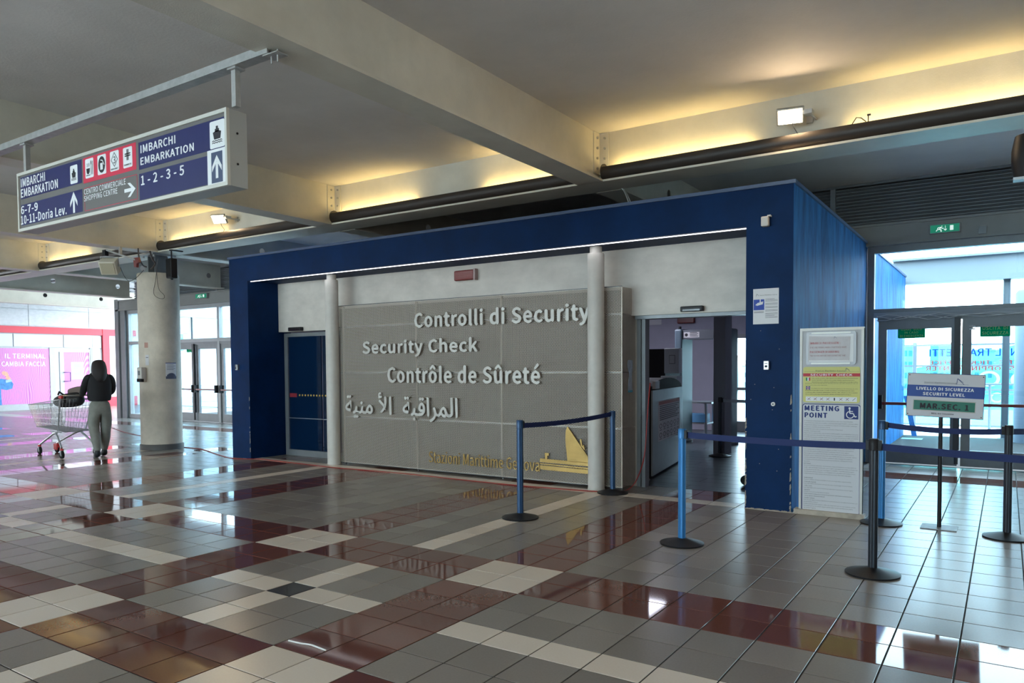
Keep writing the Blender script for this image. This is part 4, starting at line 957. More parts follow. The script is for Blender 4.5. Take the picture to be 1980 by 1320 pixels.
ar = ''.join(map(chr, [0xFE94, 0xFEF4, 0xFEE8, 0xFEE3, 0x20, 0xFEF7, 0xFE8D, 0x20, 0x20, 0xFE94, 0xFE92, 0xFED7, 0xFE8D, 0xFEAE, 0xFEE4, 0xFEDF, 0xFE8D]))
wall_words(ar, 669, 808, 884, 762, 'raised steel Arabic lettering below the French line on the mesh', bold=.03)
wall_words('Stazioni Marittime Genova', 829, 893.5, 1043, 887, 'small brass lettering reading Stazioni Marittime Genova near the foot of the mesh', brass, bold=.0, ex=.008, y=MY - .03)
# brass ship emblem
ey = MY - .035; E = lambda px, py: (at(px, py, y=ey).x, at(px, py, y=ey).z)
t = thing('ship_emblem', 'brass ship emblem with tall triangular sail behind the queue belt', 'emblem', (at(1095, 900, y=ey).x, ey, at(1095, 900, y=ey).z))
MB().prism([E(1097, 824), E(1146, 897), E(1146, 893 + 3), E(1097, 891), E(1093, 850), E(1094, 832)], (0, ey, 0), X3, Z3, .012).build('sail', brass, t)
MB().prism([E(1121, 850), E(1124, 848), E(1126, 862), E(1129, 860), E(1131, 871), E(1123, 861)], (0, ey - .002, 0), X3, Z3, .01).build('rigging', brass, t)
MB().prism([E(1053, 875), E(1061, 876), E(1061, 881), E(1058, 881), E(1058, 887), E(1054, 887)], (0, ey, 0), X3, Z3, .01).build('bow_post', brass, t)
MB().prism([E(1044, 886), E(1146, 895), E(1146, 902), E(1044, 893)], (0, ey, 0), X3, Z3, .012).build('deck_band', brass, t); MB().prism([E(1044, 895), E(1146, 905), E(1146, 908), E(1044, 897)], (0, ey, 0), X3, Z3, .012).build('deck_band', brass, t)
MB().prism([E(1044, 899), E(1146, 909), E(1146, 917), E(1052, 908), E(1044, 906)], (0, ey, 0), X3, Z3, .012).build('hull', brass, t)
P = at(1239, 724, y=4.05); q = thing('pinned_papers', 'crumpled papers pinned to the side of the mesh panel beside the door', 'paper', (-.5, P.y, P.z))
vs = MB(); vs.prism([(-.07, -.19), (.06, -.19), (.045, -.02), (.07, .12), (.06, .17), (-.06, .17), (-.075, .1), (-.03, 0)], (-.507, 4.13, P.z), Y3, Z3, .004); vs.build('sheet', mat('crumpled_blueish', (.36, .42, .50), .7, var=.2, vs=20, bump=.6, bs=20), q); MB().prism(rect(-.06, -.21, .06, -.185), (-.506, 4.13, P.z), Y3, Z3, .003).build('blue_edge', mat('cyan_tape', (.05, .3, .45), .5), q)

# small fittings on the booth
P = at(1480, 428, y=3.57); t = thing('wall_sensor', 'small white sensor high on the right end of the booth front', 'sensor', (P.x, 3.6, P.z))
MB().box(P.x - .035, 3.53, P.z - .05, P.x + .035, 3.60, P.z + .045).build('body', off_white if False else mat('sensor_white', (.62, .58, .54), .5), t, bevel=.01); MB().box(P.x + .02, 3.56, P.z + .045, P.x + .05, 3.609, P.z + .06).build('bracket', white_p, t)
def switch(px, py, lab):
    P = at(px, py, y=3.6); t = thing('key_switch', lab, 'switch', (P.x, 3.6, P.z)); MB().box(P.x - .026, 3.565, P.z - .045, P.x + .026, 3.609, P.z + .045).build('box', steel, t, bevel=.005)
    MB().cyl((P.x, 3.566, P.z - .01), (P.x, 3.558, P.z - .01), .012, n=12).box(P.x - .015, 3.562, P.z + .015, P.x + .015, 3.566, P.z + .022).build('key_slot', black_p, t)
switch(1483, 706, 'small grey key switch box below the notice on the right booth pillar'); switch(460, 710, 'small grey key switch on the left booth pillar')
P = at(1495, 781, y=3.6); t = thing('door_bumper', 'small round white button low on the right booth pillar', 'button', (P.x, 3.6, P.z)); MB().cyl((P.x, 3.609, P.z), (P.x, 3.59, P.z), .02, n=20).build('ring', white_p, t); MB().cyl((P.x, 3.59, P.z), (P.x, 3.588, P.z), .007, n=10).build('button', ink, t)

def sail_logo(b, x, z, s, o, ux):
    for st in (stroke([(x, z), (x + .15 * s, z + s)], .07 * s), stroke([(x + .15 * s, z + s), (x + 1.15 * s, z + .05 * s)], .06 * s), stroke([(x + .25 * s, z + .95 * s), (x + 1.05 * s, z + .35 * s)], .05 * s), stroke([(x - .0 * s, z), (x - .0 * s + .01, z + .9 * s)], .04 * s)):
        for q in st: b.prism(q, o, ux, Z3, .0004)
# notice with camera pictogram
a, c = at(1456, 627, y=3.605), at(1506, 556, y=3.605); t = thing('camera_notice', 'white surveillance notice with a blue camera pictogram on the right booth pillar', 'notice', (a.x, 3.605, a.z)); W, H = c.x - a.x, c.z - a.z; o = (a.x, 3.6045, a.z)
MB().prism(rect(0, 0, W, H), (a.x, 3.6055, a.z), X3, Z3, .002).build('sheet', paper, t)
MB().prism(rect(.02 * W, .40 * H, .44 * W, .70 * H), o, X3, Z3, .0006).build('blue_square', mat('cctv_blue', (.02, .06, .36), .6), t)
b = MB(); b.prism([(.14 * W, .52 * H), (.38 * W, .56 * H), (.40 * W, .64 * H), (.16 * W, .60 * H)], (a.x, 3.6038, a.z), X3, Z3, .0004); b.prism([(.10 * W, .53 * H), (.14 * W, .54 * H), (.15 * W, .58 * H), (.11 * W, .57 * H)], (a.x, 3.6038, a.z), X3, Z3, .0004); b.prism(rect(.26 * W, .62 * H, .30 * W, .70 * H), (a.x, 3.6038, a.z), X3, Z3, .0004); b.build('camera_pictogram', paper, t)
b = MB(); sail_logo(b, .12 * W, .79 * H, .07 * H, o, X3)
for k in range(18):
    if k in (3, 6, 9, 12): continue
    b.prism(rect(.48 * W, (.70 - k * .031) * H, (.96 - .12 * ((k * 7) % 3 == 0)) * W, (.708 - k * .031) * H), o, X3, Z3, .0004)
for k in range(2): b.prism(rect(.03 * W, (.35 - k * .03) * H, .42 * W, (.36 - k * .03) * H), o, X3, Z3, .0004)
b.build('print', ink, t); text('Stazioni Marittime Genova', (a.x + .25 * W, 3.6042, a.z + .80 * H), X3, Z3, .68 * W, .035 * H, ink, t, bold=0, res=1)

# ---------------------------------------------------------------- tall notice board right of the booth
ny = 3.64; nx0, nx1 = at(1546, 800, y=ny).x, at(1669, 800, y=ny).x; nh = 1.79
t = thing('notice_board', 'tall white board with whiteboard frame, yellow SECURITY CHECK and MEETING POINT posters', 'notice board', (nx0, ny, 0)); W = nx1 - nx0
MB().box(nx0, ny, .04, nx1, ny + .05, nh).build('panel', mat('board_greyish', (.44, .44, .45), .5), t)
MB().box(nx0, ny - .008, .04, nx0 + .022, ny + .052, nh + .01).box(nx1 - .022, ny - .008, .04, nx1, ny + .052, nh + .01).box(nx0 + .022, ny - .008, nh - .015, nx1 - .022, ny + .052, nh + .01).build('edge_profile', mat('profile_cream', (.55, .52, .48), .45, .2), t)
MB().box(nx0 - .04, ny - .04, 0, nx1 + .02, ny + .07, .045).build('base_strip', mat('worn_base', (.42, .36, .29), .7, var=.2, vs=10), t)
NB = lambda px, py: at(px, py, y=ny)
def bx(px0, py0, px1, py1): A, B = NB(px0, py1), NB(px1, py0); return A.x, A.z, B.x, B.z
def use_left(px, py): return NB(px, py).z
# whiteboard
x0, x1 = NB(1559, 700).x, NB(1656, 700).x; z1, z0 = NB(1600, 641).z, NB(1600, 705).z
wb = MB().prism(rrect(x0, z0, x1, z1, .03), (0, ny - .018, 0), X3, Z3, .016).build('whiteboard_frame', mat('whiteboard_grey', (.38, .37, .38), .4, .2), t)
MB().prism(rect(x0 + .025, z0 + .028, x1 - .025, z1 - .028), (0, ny - .0195, 0), X3, Z3, .001).build('board_face', sign_white, wb); box('pen_tray', lacquer, x0 + .05, ny - .03, z0 + .006, x1 - .05, ny - .018, z0 + .02, wb); box('top_rail', lacquer, x0 + .05, ny - .022, z1 - .02, x1 - .05, ny - .018, z1 - .006, wb)
sx0, sx1, sz0, sz1 = x0 + .02, x1 - .05, z0 + .045, z1 - .045
sh = MB().prism([(sx0, sz0), (sx1 - .01, sz0 - .004), (sx1, sz1 - .008), (sx0 + .3 * (sx1 - sx0), sz1), (sx0 + .008, sz1 + .006)], (0, ny - .023, 0), X3, Z3, .002).build('wrinkled_sheet', paper2, t)
y_ = ny - .0238; hw = sx1 - sx0
for s_, zz, ww, hh, mm, bd in (('IMBARCO PASSEGGERI :', .67, .72, .075, ink_red, .03), ('DUE ORE PRIMA ORARIO PARTENZA NAVE', .50, .86, .055, mat('dim_red_ink', (.25, .06, .06), .7), .0), ('PASSENGER BOARDING:', .30, .70, .075, ink_red, .03), ('TWO HOURS BEFORE SHIP DEPARTURE TIME', .15, .84, .055, mat('dim_red_ink', (.25, .06, .06), .7), .0)):
    text(s_, (sx0 + .05 * hw, y_, sz0 + zz * (sz1 - sz0)), X3, Z3, ww * hw, hh * 1.25 * (sz1 - sz0), mm, sh, bold=bd, res=2)
b = MB(); sail_logo(b, sx0 + .62 * hw, sz0 + .90 * (sz1 - sz0), .02, (0, y_, 0), X3); b.build('logo', ink_blue, sh)
# yellow poster
x0, x1 = NB(1553, 750).x, NB(1663, 750).x; z1, z0 = NB(1606, 709).z, NB(1606, 778).z; W2, H2 = x1 - x0, z1 - z0
ye = MB().prism(rrect(x0, z0, x1, z1, .02), (0, ny - .004, 0), X3, Z3, .003).build('yellow_poster', mat('dull_yellow', (.60, .56, .17), .5), t); y_ = ny - .0048
def yr(m, n, *rs, yy=None):
    b = MB()
    for r in rs: b.prism(rect(x0 + r[0] * W2, z0 + r[1] * H2, x0 + r[2] * W2, z0 + r[3] * H2), (0, yy or y_, 0), X3, Z3, .0005)
    return b.build(n, m, ye)
yr(ink_red if False else mat('poster_red', (.50, .015, .03), .5), 'red_band', (0, .73, 1, .82)); yr(sign_white, 'pictogram_strip', (.05, .03, .95, .16))
text('SECURITY  CHECK', (x0 + .13 * W2, y_ - .0006, z0 + .745 * H2), X3, Z3, .74 * W2, .06 * H2, sign_white, ye, bold=.04)
b = MB(); sail_logo(b, x0 + .75 * W2, z0 + .87 * H2, .10 * H2, (0, y_, 0), X3); b.prism(rect(x0 + .02 * W2, z0 + .862 * H2, x0 + .98 * W2, z0 + .866 * H2), (0, y_, 0), X3, Z3, .0004); b.build('logo', ink_blue, ye)
text('Stazioni Marittime Genova', (x0 + .22 * W2, y_, z0 + .87 * H2), X3, Z3, .52 * W2, .045 * H2, ink, ye, bold=0., res=1)
yr(mat('flag_green', (.0, .22, .08), .5), 'flag_green', (.05, .61, .078, .70)); yr(sign_white, 'flag_white', (.078, .61, .104, .70)); yr(mat('poster_red', (.5, .015, .03), .5), 'flag_red', (.104, .61, .13, .70))
yr(mat('flag_blue', (.02, .03, .2), .5), 'flag_blue', (.05, .36, .13, .45)); yr(sign_white, 'flag_cross', (.05, .395, .13, .415), (.083, .36, .097, .45), yy=y_ - .0006); yr(mat('poster_red', (.5, .015, .03), .5), 'flag_red_cross', (.05, .40, .13, .41), (.087, .36, .093, .45), yy=y_ - .0012)
text('Oltre quanto previsto dalla vigente normativa penale in materia di armi\nvietato introdurre nell\'area di security coltelli di qualsiasi genere o\ndimensione, ascie, balestre, fucili da pesca subacquea, martelli, forbici,', (x0 + .155 * W2, y_, z0 + .56 * H2), X3, Z3, .81 * W2, .13 * H2, ink, ye, bold=.01, res=1)
text('punteruoli, attrezzi sportivi atti ad offendere nonche ogni altro strumento atto ad\nessere usato come arma impropria.', (x0 + .04 * W2, y_, z0 + .475 * H2), X3, Z3, .92 * W2, .07 * H2, ink, ye, bold=.01, res=1)
text('In addition to the existing criminal legislation about weapons, it is', (x0 + .155 * W2, y_, z0 + .37 * H2), X3, Z3, .81 * W2, .03 * H2, ink, ye, bold=.01, res=1)
text('forbidden to introduce in the security area knives of any kind and size, axes,\ncrossbows, rifles, hatchets, fishing guns, scissors, awls, athletic goods or martial\narts as well as any other instruments capable of being used as weapon.', (x0 + .04 * W2, y_, z0 + .215 * H2), X3, Z3, .92 * W2, .13 * H2, ink, ye, bold=.01, res=1)
b = MB(); b2 = MB()
for k in range(8):
    cx_, cz_ = x0 + (.11 + k * .113) * W2, z0 + .095 * H2; s = .026 * W2
    if k == 4: b.prism(rect(cx_ - s * .4, cz_ - s, cx_ + s * .4, cz_ + s), (0, y_ - .0006, 0), X3, Z3, .0003); continue
    for q in stroke([(cx_ - s, cz_ - s * .8), (cx_ + s, cz_ + s)], .0035): b.prism(q, (0, y_ - .0006, 0), X3, Z3, .0003)
    if k != 7: [b2.prism(q, (0, y_ - .0009, 0), X3, Z3, .0003) for q in stroke([(cx_ - s, cz_ + s * .8), (cx_ + s, cz_ - s * .9)], .003)]
b.build('pictograms', ink, ye); b2.build('red_crosses', ink_red, ye)
# meeting point poster
x0, x1 = NB(1551, 850).x, NB(1664, 850).x; z1, z0 = NB(1607, 781).z, NB(1607, 992).z + .0; W2, H2 = x1 - x0, z1 - z0
bp_ = MB().prism(rrect(x0, z0, x1, z1, .025), (0, ny - .004, 0), X3, Z3, .003).build('meeting_point_poster', ink_blue, t)
MB().prism(rrect(x0 + .007, z0 + .007, x1 - .007, z1 - .007, .02), (0, ny - .0046, 0), X3, Z3, .0005).build('white_field', mat('poster_white', (.60, .60, .62), .5), bp_)
y_ = ny - .0053
hd = mat('heading_blue', (.012, .03, .16), .6)
text('MEETING', (x0 + .04 * W2, y_, z1 - .068), X3, Z3, .60 * W2, .052, hd, bp_, bold=.09); text('POINT', (x0 + .04 * W2, y_, z1 - .135), X3, Z3, .40 * W2, .052, hd, bp_, bold=.09)
q0, q1 = x1 - .275 * W2, x1 - .04 * W2; wz1 = z1 - .016; wz0 = wz1 - (q1 - q0); MB().prism(rect(q0, wz0, q1, wz1), (0, y_, 0), X3, Z3, .0005).build('blue_square', hd, bp_)
b = MB(); s = (q1 - q0); px_ = lambda a, c: (q0 + a * s, wz0 + c * s)
b.prism([px_(*p) for p in circ(.38, .84, .08, 16)], (0, y_ - .0006, 0), X3, Z3, .0003)
for st in (stroke([px_(.38, .76), px_(.40, .45), px_(.64, .45), px_(.76, .18), px_(.88, .22)], .075 * s), stroke([px_(.40, .6), px_(.62, .6)], .06 * s), stroke([px_(.34, .58)] + [px_(.42 + .26 * math.cos(math.radians(a)), .34 + .26 * math.sin(math.radians(a))) for a in range(120, 341, 20)], .065 * s)):
    for q in st: b.prism(q, (0, y_ - .0006, 0), X3, Z3, .0003)
b.build('wheelchair_symbol', sign_white, bp_)
para = ['In ottemperanza al Regolamento UE N. 1177/2010 del 24 novembre 2010, Stazioni Marittime', 'S.p.A. fornisce un servizio di accessibilita e assistenza ai passeggeri disabili o a ridotta mobilita.', 'Il Regolamento definisce "persona con disabilita" e/o "persona con ridotta mobilita" qualunque', 'persona la cui mobilita sia ridotta a causa di:', 'Disabilita fisica (sensoriale o locomotoria, permanente o temporanea)', 'Disabilita o handicap mentale', 'Rapporti di eta o qualsiasi altra causa di ridotta mobilita/inabilita. Stazioni Marittime S.p.A. pone', 'da sempre particolare attenzione alle esigenze di questi passeggeri e si e attrezzata in modo da', 'consentire ai passeggeri a mobilita ridotta di muoversi il piu liberamente possibile nel Terminal', 'usufruendo di servizi di qualita e standard equiparabili a quelli degli altri passeggeri.', '', '*Modalita per richiedere l\'assistenza speciale', 'Per garantire un servizio adeguato e tempestivo, la richiesta di assistenza deve essere effettuata con', 'anticipo al momento della prenotazione o comunque almeno 48 ore prima della partenza della', 'nave, comunicando al vettore le proprie esigenze specifiche. In mancanza di preavviso il', 'personale fara quanto possibile per fornire l\'assistenza richiesta al passeggero.', 'Ai passeggeri che necessitano di assistenza verra data comunicazione del punto di ritrovo', 'designato, presso il quale presentarsi nell\'orario stabilito dal vettore o, in assenza, almeno', 'sessanta minuti prima dell\'orario di imbarco pubblicato dalla compagnia di navigazione.', 'L\'assistenza verra fornita gratuitamente da personale qualificato e debitamente formato', 'dipendente.', '*Nel Terminal', 'Il personale di Stazioni Marittime, che ha ricevuto adeguata formazione, sara disponibile nei', 'luoghi e agli orari designati all\'incontro, per accogliere i passeggeri che ne fanno richiesta e per', 'accompagnarli a bordo della nave. I passeggeri con disabilita o a mobilita ridotta vengono', 'assistiti anche nella fase di sbarco e accompagnati nei locali pubblici del Terminal. Presso', 'la biglietteria sono a disposizione informazioni sui servizi offerti dalla compagnia.', '', '*Servizi dedicati', 'Presso le strutture di Stazioni Marittime S.p.A. sono disponibili i seguenti servizi:', '*- Posti auto riservati', 'Sono disponibili posti riservati nelle aree di sosta e al parcheggio sito nel Terminal.', '*- Sedie a ruote', 'Sono disponibili sedie a ruote su richiesta per agevolare lo spostamento dei passeggeri.', '*- Ascensori', '- Rampe di accesso e servizi igienici dedicati', '*- Mezzi elevatori e rampe di accesso per il superamento delle barriere architettoniche.', '*- Servizi igienici attrezzati dedicati', '*- Presidio Sanitario', 'Nelle aree passeggeri da Stazioni Marittime sono presenti diversi locali adibiti ad infermeria con i', 'presidi di primo soccorso.', 'Durante il periodo di alta stagione e attivo un servizio di Pronto Soccorso Sanitario, mentre', 'nel restante periodo le richieste vengono gestite dalla Centrale operativa in prossimita', 'dei Terminal Traghetti']
lh = (z1 - .16 - z0 - .02) / len(para); dk2 = mat('small_print_grey', (.05, .05, .06), .7)
for b_ in (False, True):
    verts = []; faces = []
    for k, s_ in enumerate(para):
        if not s_ or (s_[0] == '*') != b_: continue
        s2 = s_.lstrip('*'); me = text_mesh(s2, .02 if b_ else 0, 0, 1); ww = min(.92, .92 * len(s2) / 96) * W2
        place_text(me, (x0 + .04 * W2, y_, z1 - .162 - (k + .5) * lh), X3, Z3, ww, lh * .62)
        off = len(verts); verts += [v.co[:] for v in me.vertices]; faces += [[i + off for i in p.vertices] for p in me.polygons]; D.meshes.remove(me)
    me = D.meshes.new('small_print'); me.from_pydata([tuple(Vector(v) - root_loc(bp_)) for v in verts], [], faces); me.materials.append(dk2); o = D.objects.new('small_print', me); COL.objects.link(o); o.parent = bp_

# ---------------------------------------------------------------- queue barriers
def make_post(col, lab, loc, head_col=black_p, dirs=()):
    t = thing('queue_post', lab, 'queue post', (loc[0], loc[1], 0), 'queue posts'); x, y = loc[0], loc[1]
    MB().lathe((x, y, 0), [(.175, .0), (.177, .012), (.12, .026), (.05, .045), (.032, .05)], 40).build('base', black_p, t, smooth=True)
    prof = []; n = 32
    pole = MB(); vs = []
    for z in (.045, .885):
        for i in range(n):
            r = .0285 + (.0022 if (i // 2) % 2 else 0); vs.append((x + r * math.cos(2 * math.pi * i / n), y + r * math.sin(2 * math.pi * i / n), z))
    pole.add(vs, [(i, (i + 1) % n, n + (i + 1) % n, n + i) for i in range(n)]); pole.build('pole', col, t)
    MB().lathe((x, y, 0), [(.031, .86), (.033, .862), (.033, .932), (.028, .94)], 24).build('head', head_col, t, smooth=True)
    for dx, dy in dirs:
        d = Vector((dx, dy, 0)).normalized(); MB().obox(Vector((x, y, .895)) + d * .038, d, Vector((-d.y, d.x, 0)), Z3, .012, .02, .035).build('belt_clip', black_p, t, bevel=.003)
    return t
ST = {1: (-.68, 2.0), 2: (1.0, 1.83), 3: (2.43, 1.69), 4: (-.54, 3.72), 5: (2.25, 3.53), 6: (3.205, 3.45), 7: (-.60, 7.72), 8: (5.1, 1.64)}
make_post(post_blue, 'dark blue queue post standing alone on the cream tile strip before the mesh panel', ST[1], post_blue, [(.14, 1.8)])
make_post(post_blue2, 'bright blue queue post with black base before the booth doorway', ST[2], post_blue2, [(1.4, -.14)])
make_post(post_black, 'nearest black queue post, in front of the notice board', ST[3], black_p, [(-1.4, .14), (2, 0)])
make_post(post_blue, 'dark blue queue post tucked against the right end of the mesh panel', ST[4], post_blue)
make_post(post_blue2, 'blue queue post just right of the notice board foot', ST[5], post_blue, [(1, 0)])
make_post(post_black, 'black queue post at the right picture edge before the glass doors', ST[6], black_p, [(-1, 0), (.3, 1)])
make_post(post_black, 'black queue post inside the booth beside the grey pillar', ST[7], black_p, [(1, 0)])
make_post(post_black, 'black queue post outside the frame to the right holding the near belt', ST[8], black_p, [(-1, 0)])
def belt(a, c, z0, z1, sag, lab, m=belt_m, s0=.05, s1=.035):
    a, c = Vector((*a, 0)), Vector((*c, 0)); d = (c - a); L = d.length; d.normalize(); n = 14; nr = Vector((-d.y, d.x, 0)) * .0012; vs = []
    for i in range(n + 1):
        f = i / n; P = a + d * (s0 + (L - s0 - s1) * f); z = z0 + (z1 - z0) * f - sag * 4 * f * (1 - f); tw = .0
        for q, zz in ((nr, .024), (-nr, .024), (-nr, -.024), (nr, -.024)): vs.append(P + q + Vector((0, 0, z + zz)))
    fs = [(4 * i + k, 4 * i + (k + 1) % 4, 4 * i + 4 + (k + 1) % 4, 4 * i + 4 + k) for i in range(n) for k in range(4)] + [(0, 1, 2, 3), (4 * n + 3, 4 * n + 2, 4 * n + 1, 4 * n)]
    return tag(MB().add(vs, fs).build('queue_belt', m), lab, 'belt', 'queue belts')
belt(ST[1], ST[4], .885, .905, .022, 'dark blue belt between the lone dark post and the mesh panel')
belt(ST[2], ST[3], .89, .888, .012, 'long blue belt crossing in front of the notice board')
belt(ST[3], ST[8], .885, .86, .03, 'near blue belt running out of the picture on the right')
belt(ST[5], ST[6], .90, .885, .022, 'blue belt directly below the SECURITY LEVEL sign')
belt(ST[7], (.95, 7.75), .89, .88, .01, 'pale belt inside the booth doorway', mat('pale_belt', (.30, .31, .36), .6))
belt(ST[6], (4.2, 4.9), .885, .885, .02, 'short blue belt leaving the black post at the right picture edge')
# security level sign on a stand
ss = Vector((2.705, 3.60, 0)); t = thing('sign_stand', 'white SECURITY LEVEL sign with green MAR.SEC. 1 plate on a black pole', 'sign', ss); t0 = t
MB().box(ss.x - .14, ss.y - .12, 0, ss.x + .14, ss.y + .12, .008).build('base_plate', mat('worn_steel_plate', (.25, .25, .25), .5, .5, var=.2, vs=20), t); MB().cyl((ss.x, ss.y, .008), (ss.x, ss.y, 1.1), .017, n=14).build('pole', black_p, t)
sy_ = ss.y - .03; c4 = [at(*p, y=sy_) for p in ((1752, 802), (1900, 811), (1905, 732), (1757, 721))]
o_ = c4[0]; ux_ = (c4[1] - c4[0]); uz_ = (c4[3] - c4[0]); Ws, Hs = ux_.length, uz_.length; ux_.normalize(); uz_ = (uz_ - ux_ * uz_.dot(ux_)).normalized()
def sp(poly, m, n, dy=0., th=.0006, par=None):
    b = MB(); [b.prism([(p[0] * Ws, p[1] * Hs) for p in q], o_ + Vector((0, -dy, 0)), ux_, uz_, th) for q in poly]; return b.build(n, m, par or pan)
b = MB(); b.prism(rect(-.004, -.004, Ws + .004, Hs + .004), o_ + Vector((0, .0005, 0)), ux_, uz_, .012); back = b.build('backing', ink_blue, t)
pan = MB().prism(rect(0, 0, Ws, Hs), o_, ux_, uz_, .001).build('sign_panel', mat('sign_dim_white', (.55, .54, .56), .5), t)
sp([rect(0, .46, 1, .73)], mat('level_blue', (.01, .05, .25), .5), 'blue_band', .001)
sp([rect(.085, .13, .905, .39)], mat('plate_edge', (.45, .42, .38), .5), 'plate_frame', .001, .003); sp([rect(.095, .15, .895, .37)], mat('plate_green', (.0, .13, .08), .4), 'green_plate', .0025, .001)
def st(s_, x, z, w_, h_, m, bd, dy=.0035): text(s_, o_ + ux_ * x * Ws + uz_ * z * Hs + Vector((0, -dy, 0)), ux_, uz_, w_ * Ws, h_ * Hs, m, pan, bold=bd)
st('LIVELLO DI SICUREZZA', .12, .615, .75, .075, sign_white, .07); st('SECURITY LEVEL', .21, .495, .55, .075, sign_white, .07)
st('MAR.SEC. 1', .18, .18, .64, .135, ink, .09); st('REG. EU 725/2004', .34, .055, .29, .04, ink, .03)
st('Stazioni Marittime Genova', .22, .785, .42, .03, ink, 0.)
b = MB(); b.prism(rect(.22 * Ws, .772 * Hs, .80 * Ws, .776 * Hs), o_ + Vector((0, -.0015, 0)), ux_, uz_, .0004)
for q in stroke([(.645 * Ws, .775 * Hs), (.655 * Ws, .91 * Hs), (.74 * Ws, .775 * Hs)], .004) + stroke([(.665 * Ws, .90 * Hs), (.73 * Ws, .82 * Hs)], .003): b.prism(q, o_ + Vector((0, -.0015, 0)), ux_, uz_, .0004)
b.build('logo', ink_blue, pan); [sp([circ(a, c, .008, 8, ry=.013)], ink, 'screw', .0015, .0008) for a, c in ((.02, .96), (.98, .96), (.02, .04), (.98, .04))]

# door stickers and exit signs
def plate(name, lab, pl, pb, pr_, pt, Y, m, lines, cat='sign', d=.01, tm_=sign_white):
    a, c = at(pl, pb, y=Y), at(pr_, pt, y=Y); t = thing(name, lab, cat, (a.x, Y, a.z)); W, H = c.x - a.x, c.z - a.z
    MB().prism(rrect(0, 0, W, H, .012, 3), (a.x, Y, a.z), X3, Z3, d).build('plate', m, t)
    for s_, x_, z_, w_, h_ in lines: text(s_, (a.x + x_ * W, Y - .001, a.z + z_ * H), X3, Z3, w_ * W, h_ * H, tm_, t, bold=.02)
    return t, a, W, H
cream_t = film('pale_green_text', (.62, .72, .40), .5)
DY = GYL - .016
plate('door_sticker', 'green USARE SOLO IN CASO DI EMERGENZA plate on the left glass door leaf', 1736, 654, 1789, 631, DY, green_film, [('USARE  SOLO', .12, .68, .76, .2), ('IN CASO', .25, .40, .5, .2), ('DI EMERGENZA', .08, .1, .86, .2)], tm_=cream_t)
plate('door_sticker', 'green USCITA DI SICUREZZA plate on the right glass door leaf', 1895, 651, 1954, 626, DY, green_film, [('USCITA  DI', .08, .56, .84, .27), ('SICUREZZA', .06, .16, .88, .27)], tm_=cream_t)
plate('door_sticker', 'small green plate on the left emergency door behind the column', 361, 681, 375, 671, DY, green_film, [('USARE SOLO', .1, .68, .8, .15), ('IN CASO', .25, .42, .5, .15), ('DI EMERGENZA', .1, .15, .8, .15)], tm_=cream_t)
def exit_sign(lab, pl, pb, pr_, pt, Y):
    a, c = at(pl, pb, y=Y), at(pr_, pt, y=Y); t = thing('exit_sign', lab, 'exit sign', (a.x, Y, a.z), 'emergency exit signs'); W, H = c.x - a.x, c.z - a.z
    MB().box(a.x - .015, Y, a.z - .012, c.x + .015, Y + .04, c.z + .012).build('housing', mat('sign_case', (.25, .26, .26), .5), t, bevel=.006)
    MB().prism(rect(0, 0, W, H), (a.x, Y - .002, a.z), X3, Z3, .001).build('green_panel', green_lit, t)
    b = MB(); o = (a.x, Y - .0035, a.z); P = lambda *p: [(x_ * W, z_ * H) for x_, z_ in p]
    b.prism(P(*rect(.68, .2, .80, .82)), o, X3, Z3, .001)
    for q in stroke(P((.52, .85), (.52, .25)), .05 * H): b.prism(q, o, X3, Z3, .001)
    for q in stroke(P((.47, .42), (.52, .22), (.57, .42)), .07 * H): b.prism(q, o, X3, Z3, .001)
    b.prism([(.40 * W + .07 * H * math.cos(k), .80 * H + .07 * H * math.sin(k)) for k in [i * math.pi / 5 for i in range(10)]], o, X3, Z3, .001)
    for sts in (P((.37, .68), (.31, .42)), P((.31, .42), (.24, .38), (.20, .18)), P((.31, .42), (.38, .34), (.36, .14), (.40, .12)), P((.37, .66), (.28, .64), (.24, .5)), P((.37, .64), (.42, .5), (.46, .52))):
        for q in stroke(sts, .10 * H): b.prism(q, o, X3, Z3, .001)
    b.build('running_figure', white_lit, t)
exit_sign('green emergency exit sign above the right glass doors', 1799, 451, 1855, 431, 7.98)
exit_sign('small green emergency exit sign between the column and the blue booth', 378, 577, 399, 567, 7.98)

# ---------------------------------------------------------------- hanging direction sign
HYs = -.75
hs = lambda px, py: at(px, py, y=HYs)
L, Rr, Bt, Tp = hs(35, 400).x, hs(440, 300).x, (hs(35, 445).z + hs(440, 363).z) / 2, (hs(35, 333).z + hs(440, 210).z) / 2
dep = .16; W, H = Rr - L, Tp - Bt
t = thing('hanging_sign', 'long hanging blue direction sign for embarkation gates, with red shop pictograms', 'sign', (L, HYs, Bt)); sg = t
MB().box(L + .002, HYs + .02, Bt + .002, Rr - .002, HYs + dep, Tp - .002).build('case', mat('sign_case_grey', (.42, .43, .42), .45, .3), t)
MB().box(L, HYs - .004, Bt, Rr, HYs + .02, Bt + .026).box(L, HYs - .004, Tp - .026, Rr, HYs + .02, Tp).box(L, HYs - .004, Bt + .026, L + .022, HYs + .02, Tp - .026).box(Rr - .022, HYs - .004, Bt + .026, Rr, HYs + .02, Tp - .026).build('face_frame', lacquer, t)
[MB().cyl((Rr, HYs + .08, Bt + H * f), (Rr + .004, HYs + .08, Bt + H * f), .008, n=8).build('screw', black_p, t) for f in (.3, .7)]
face = MB().prism(rect(.02, .024, W - .02, H - .024), (L, HYs + .010, Bt), X3, Z3, .002).build('face', sign_grey, t)
fy = HYs + .0085
def fr_(px, py):
    # photo point -> face fraction
    P = at(px, py, y=fy); return (P.x - L, P.z - Bt)
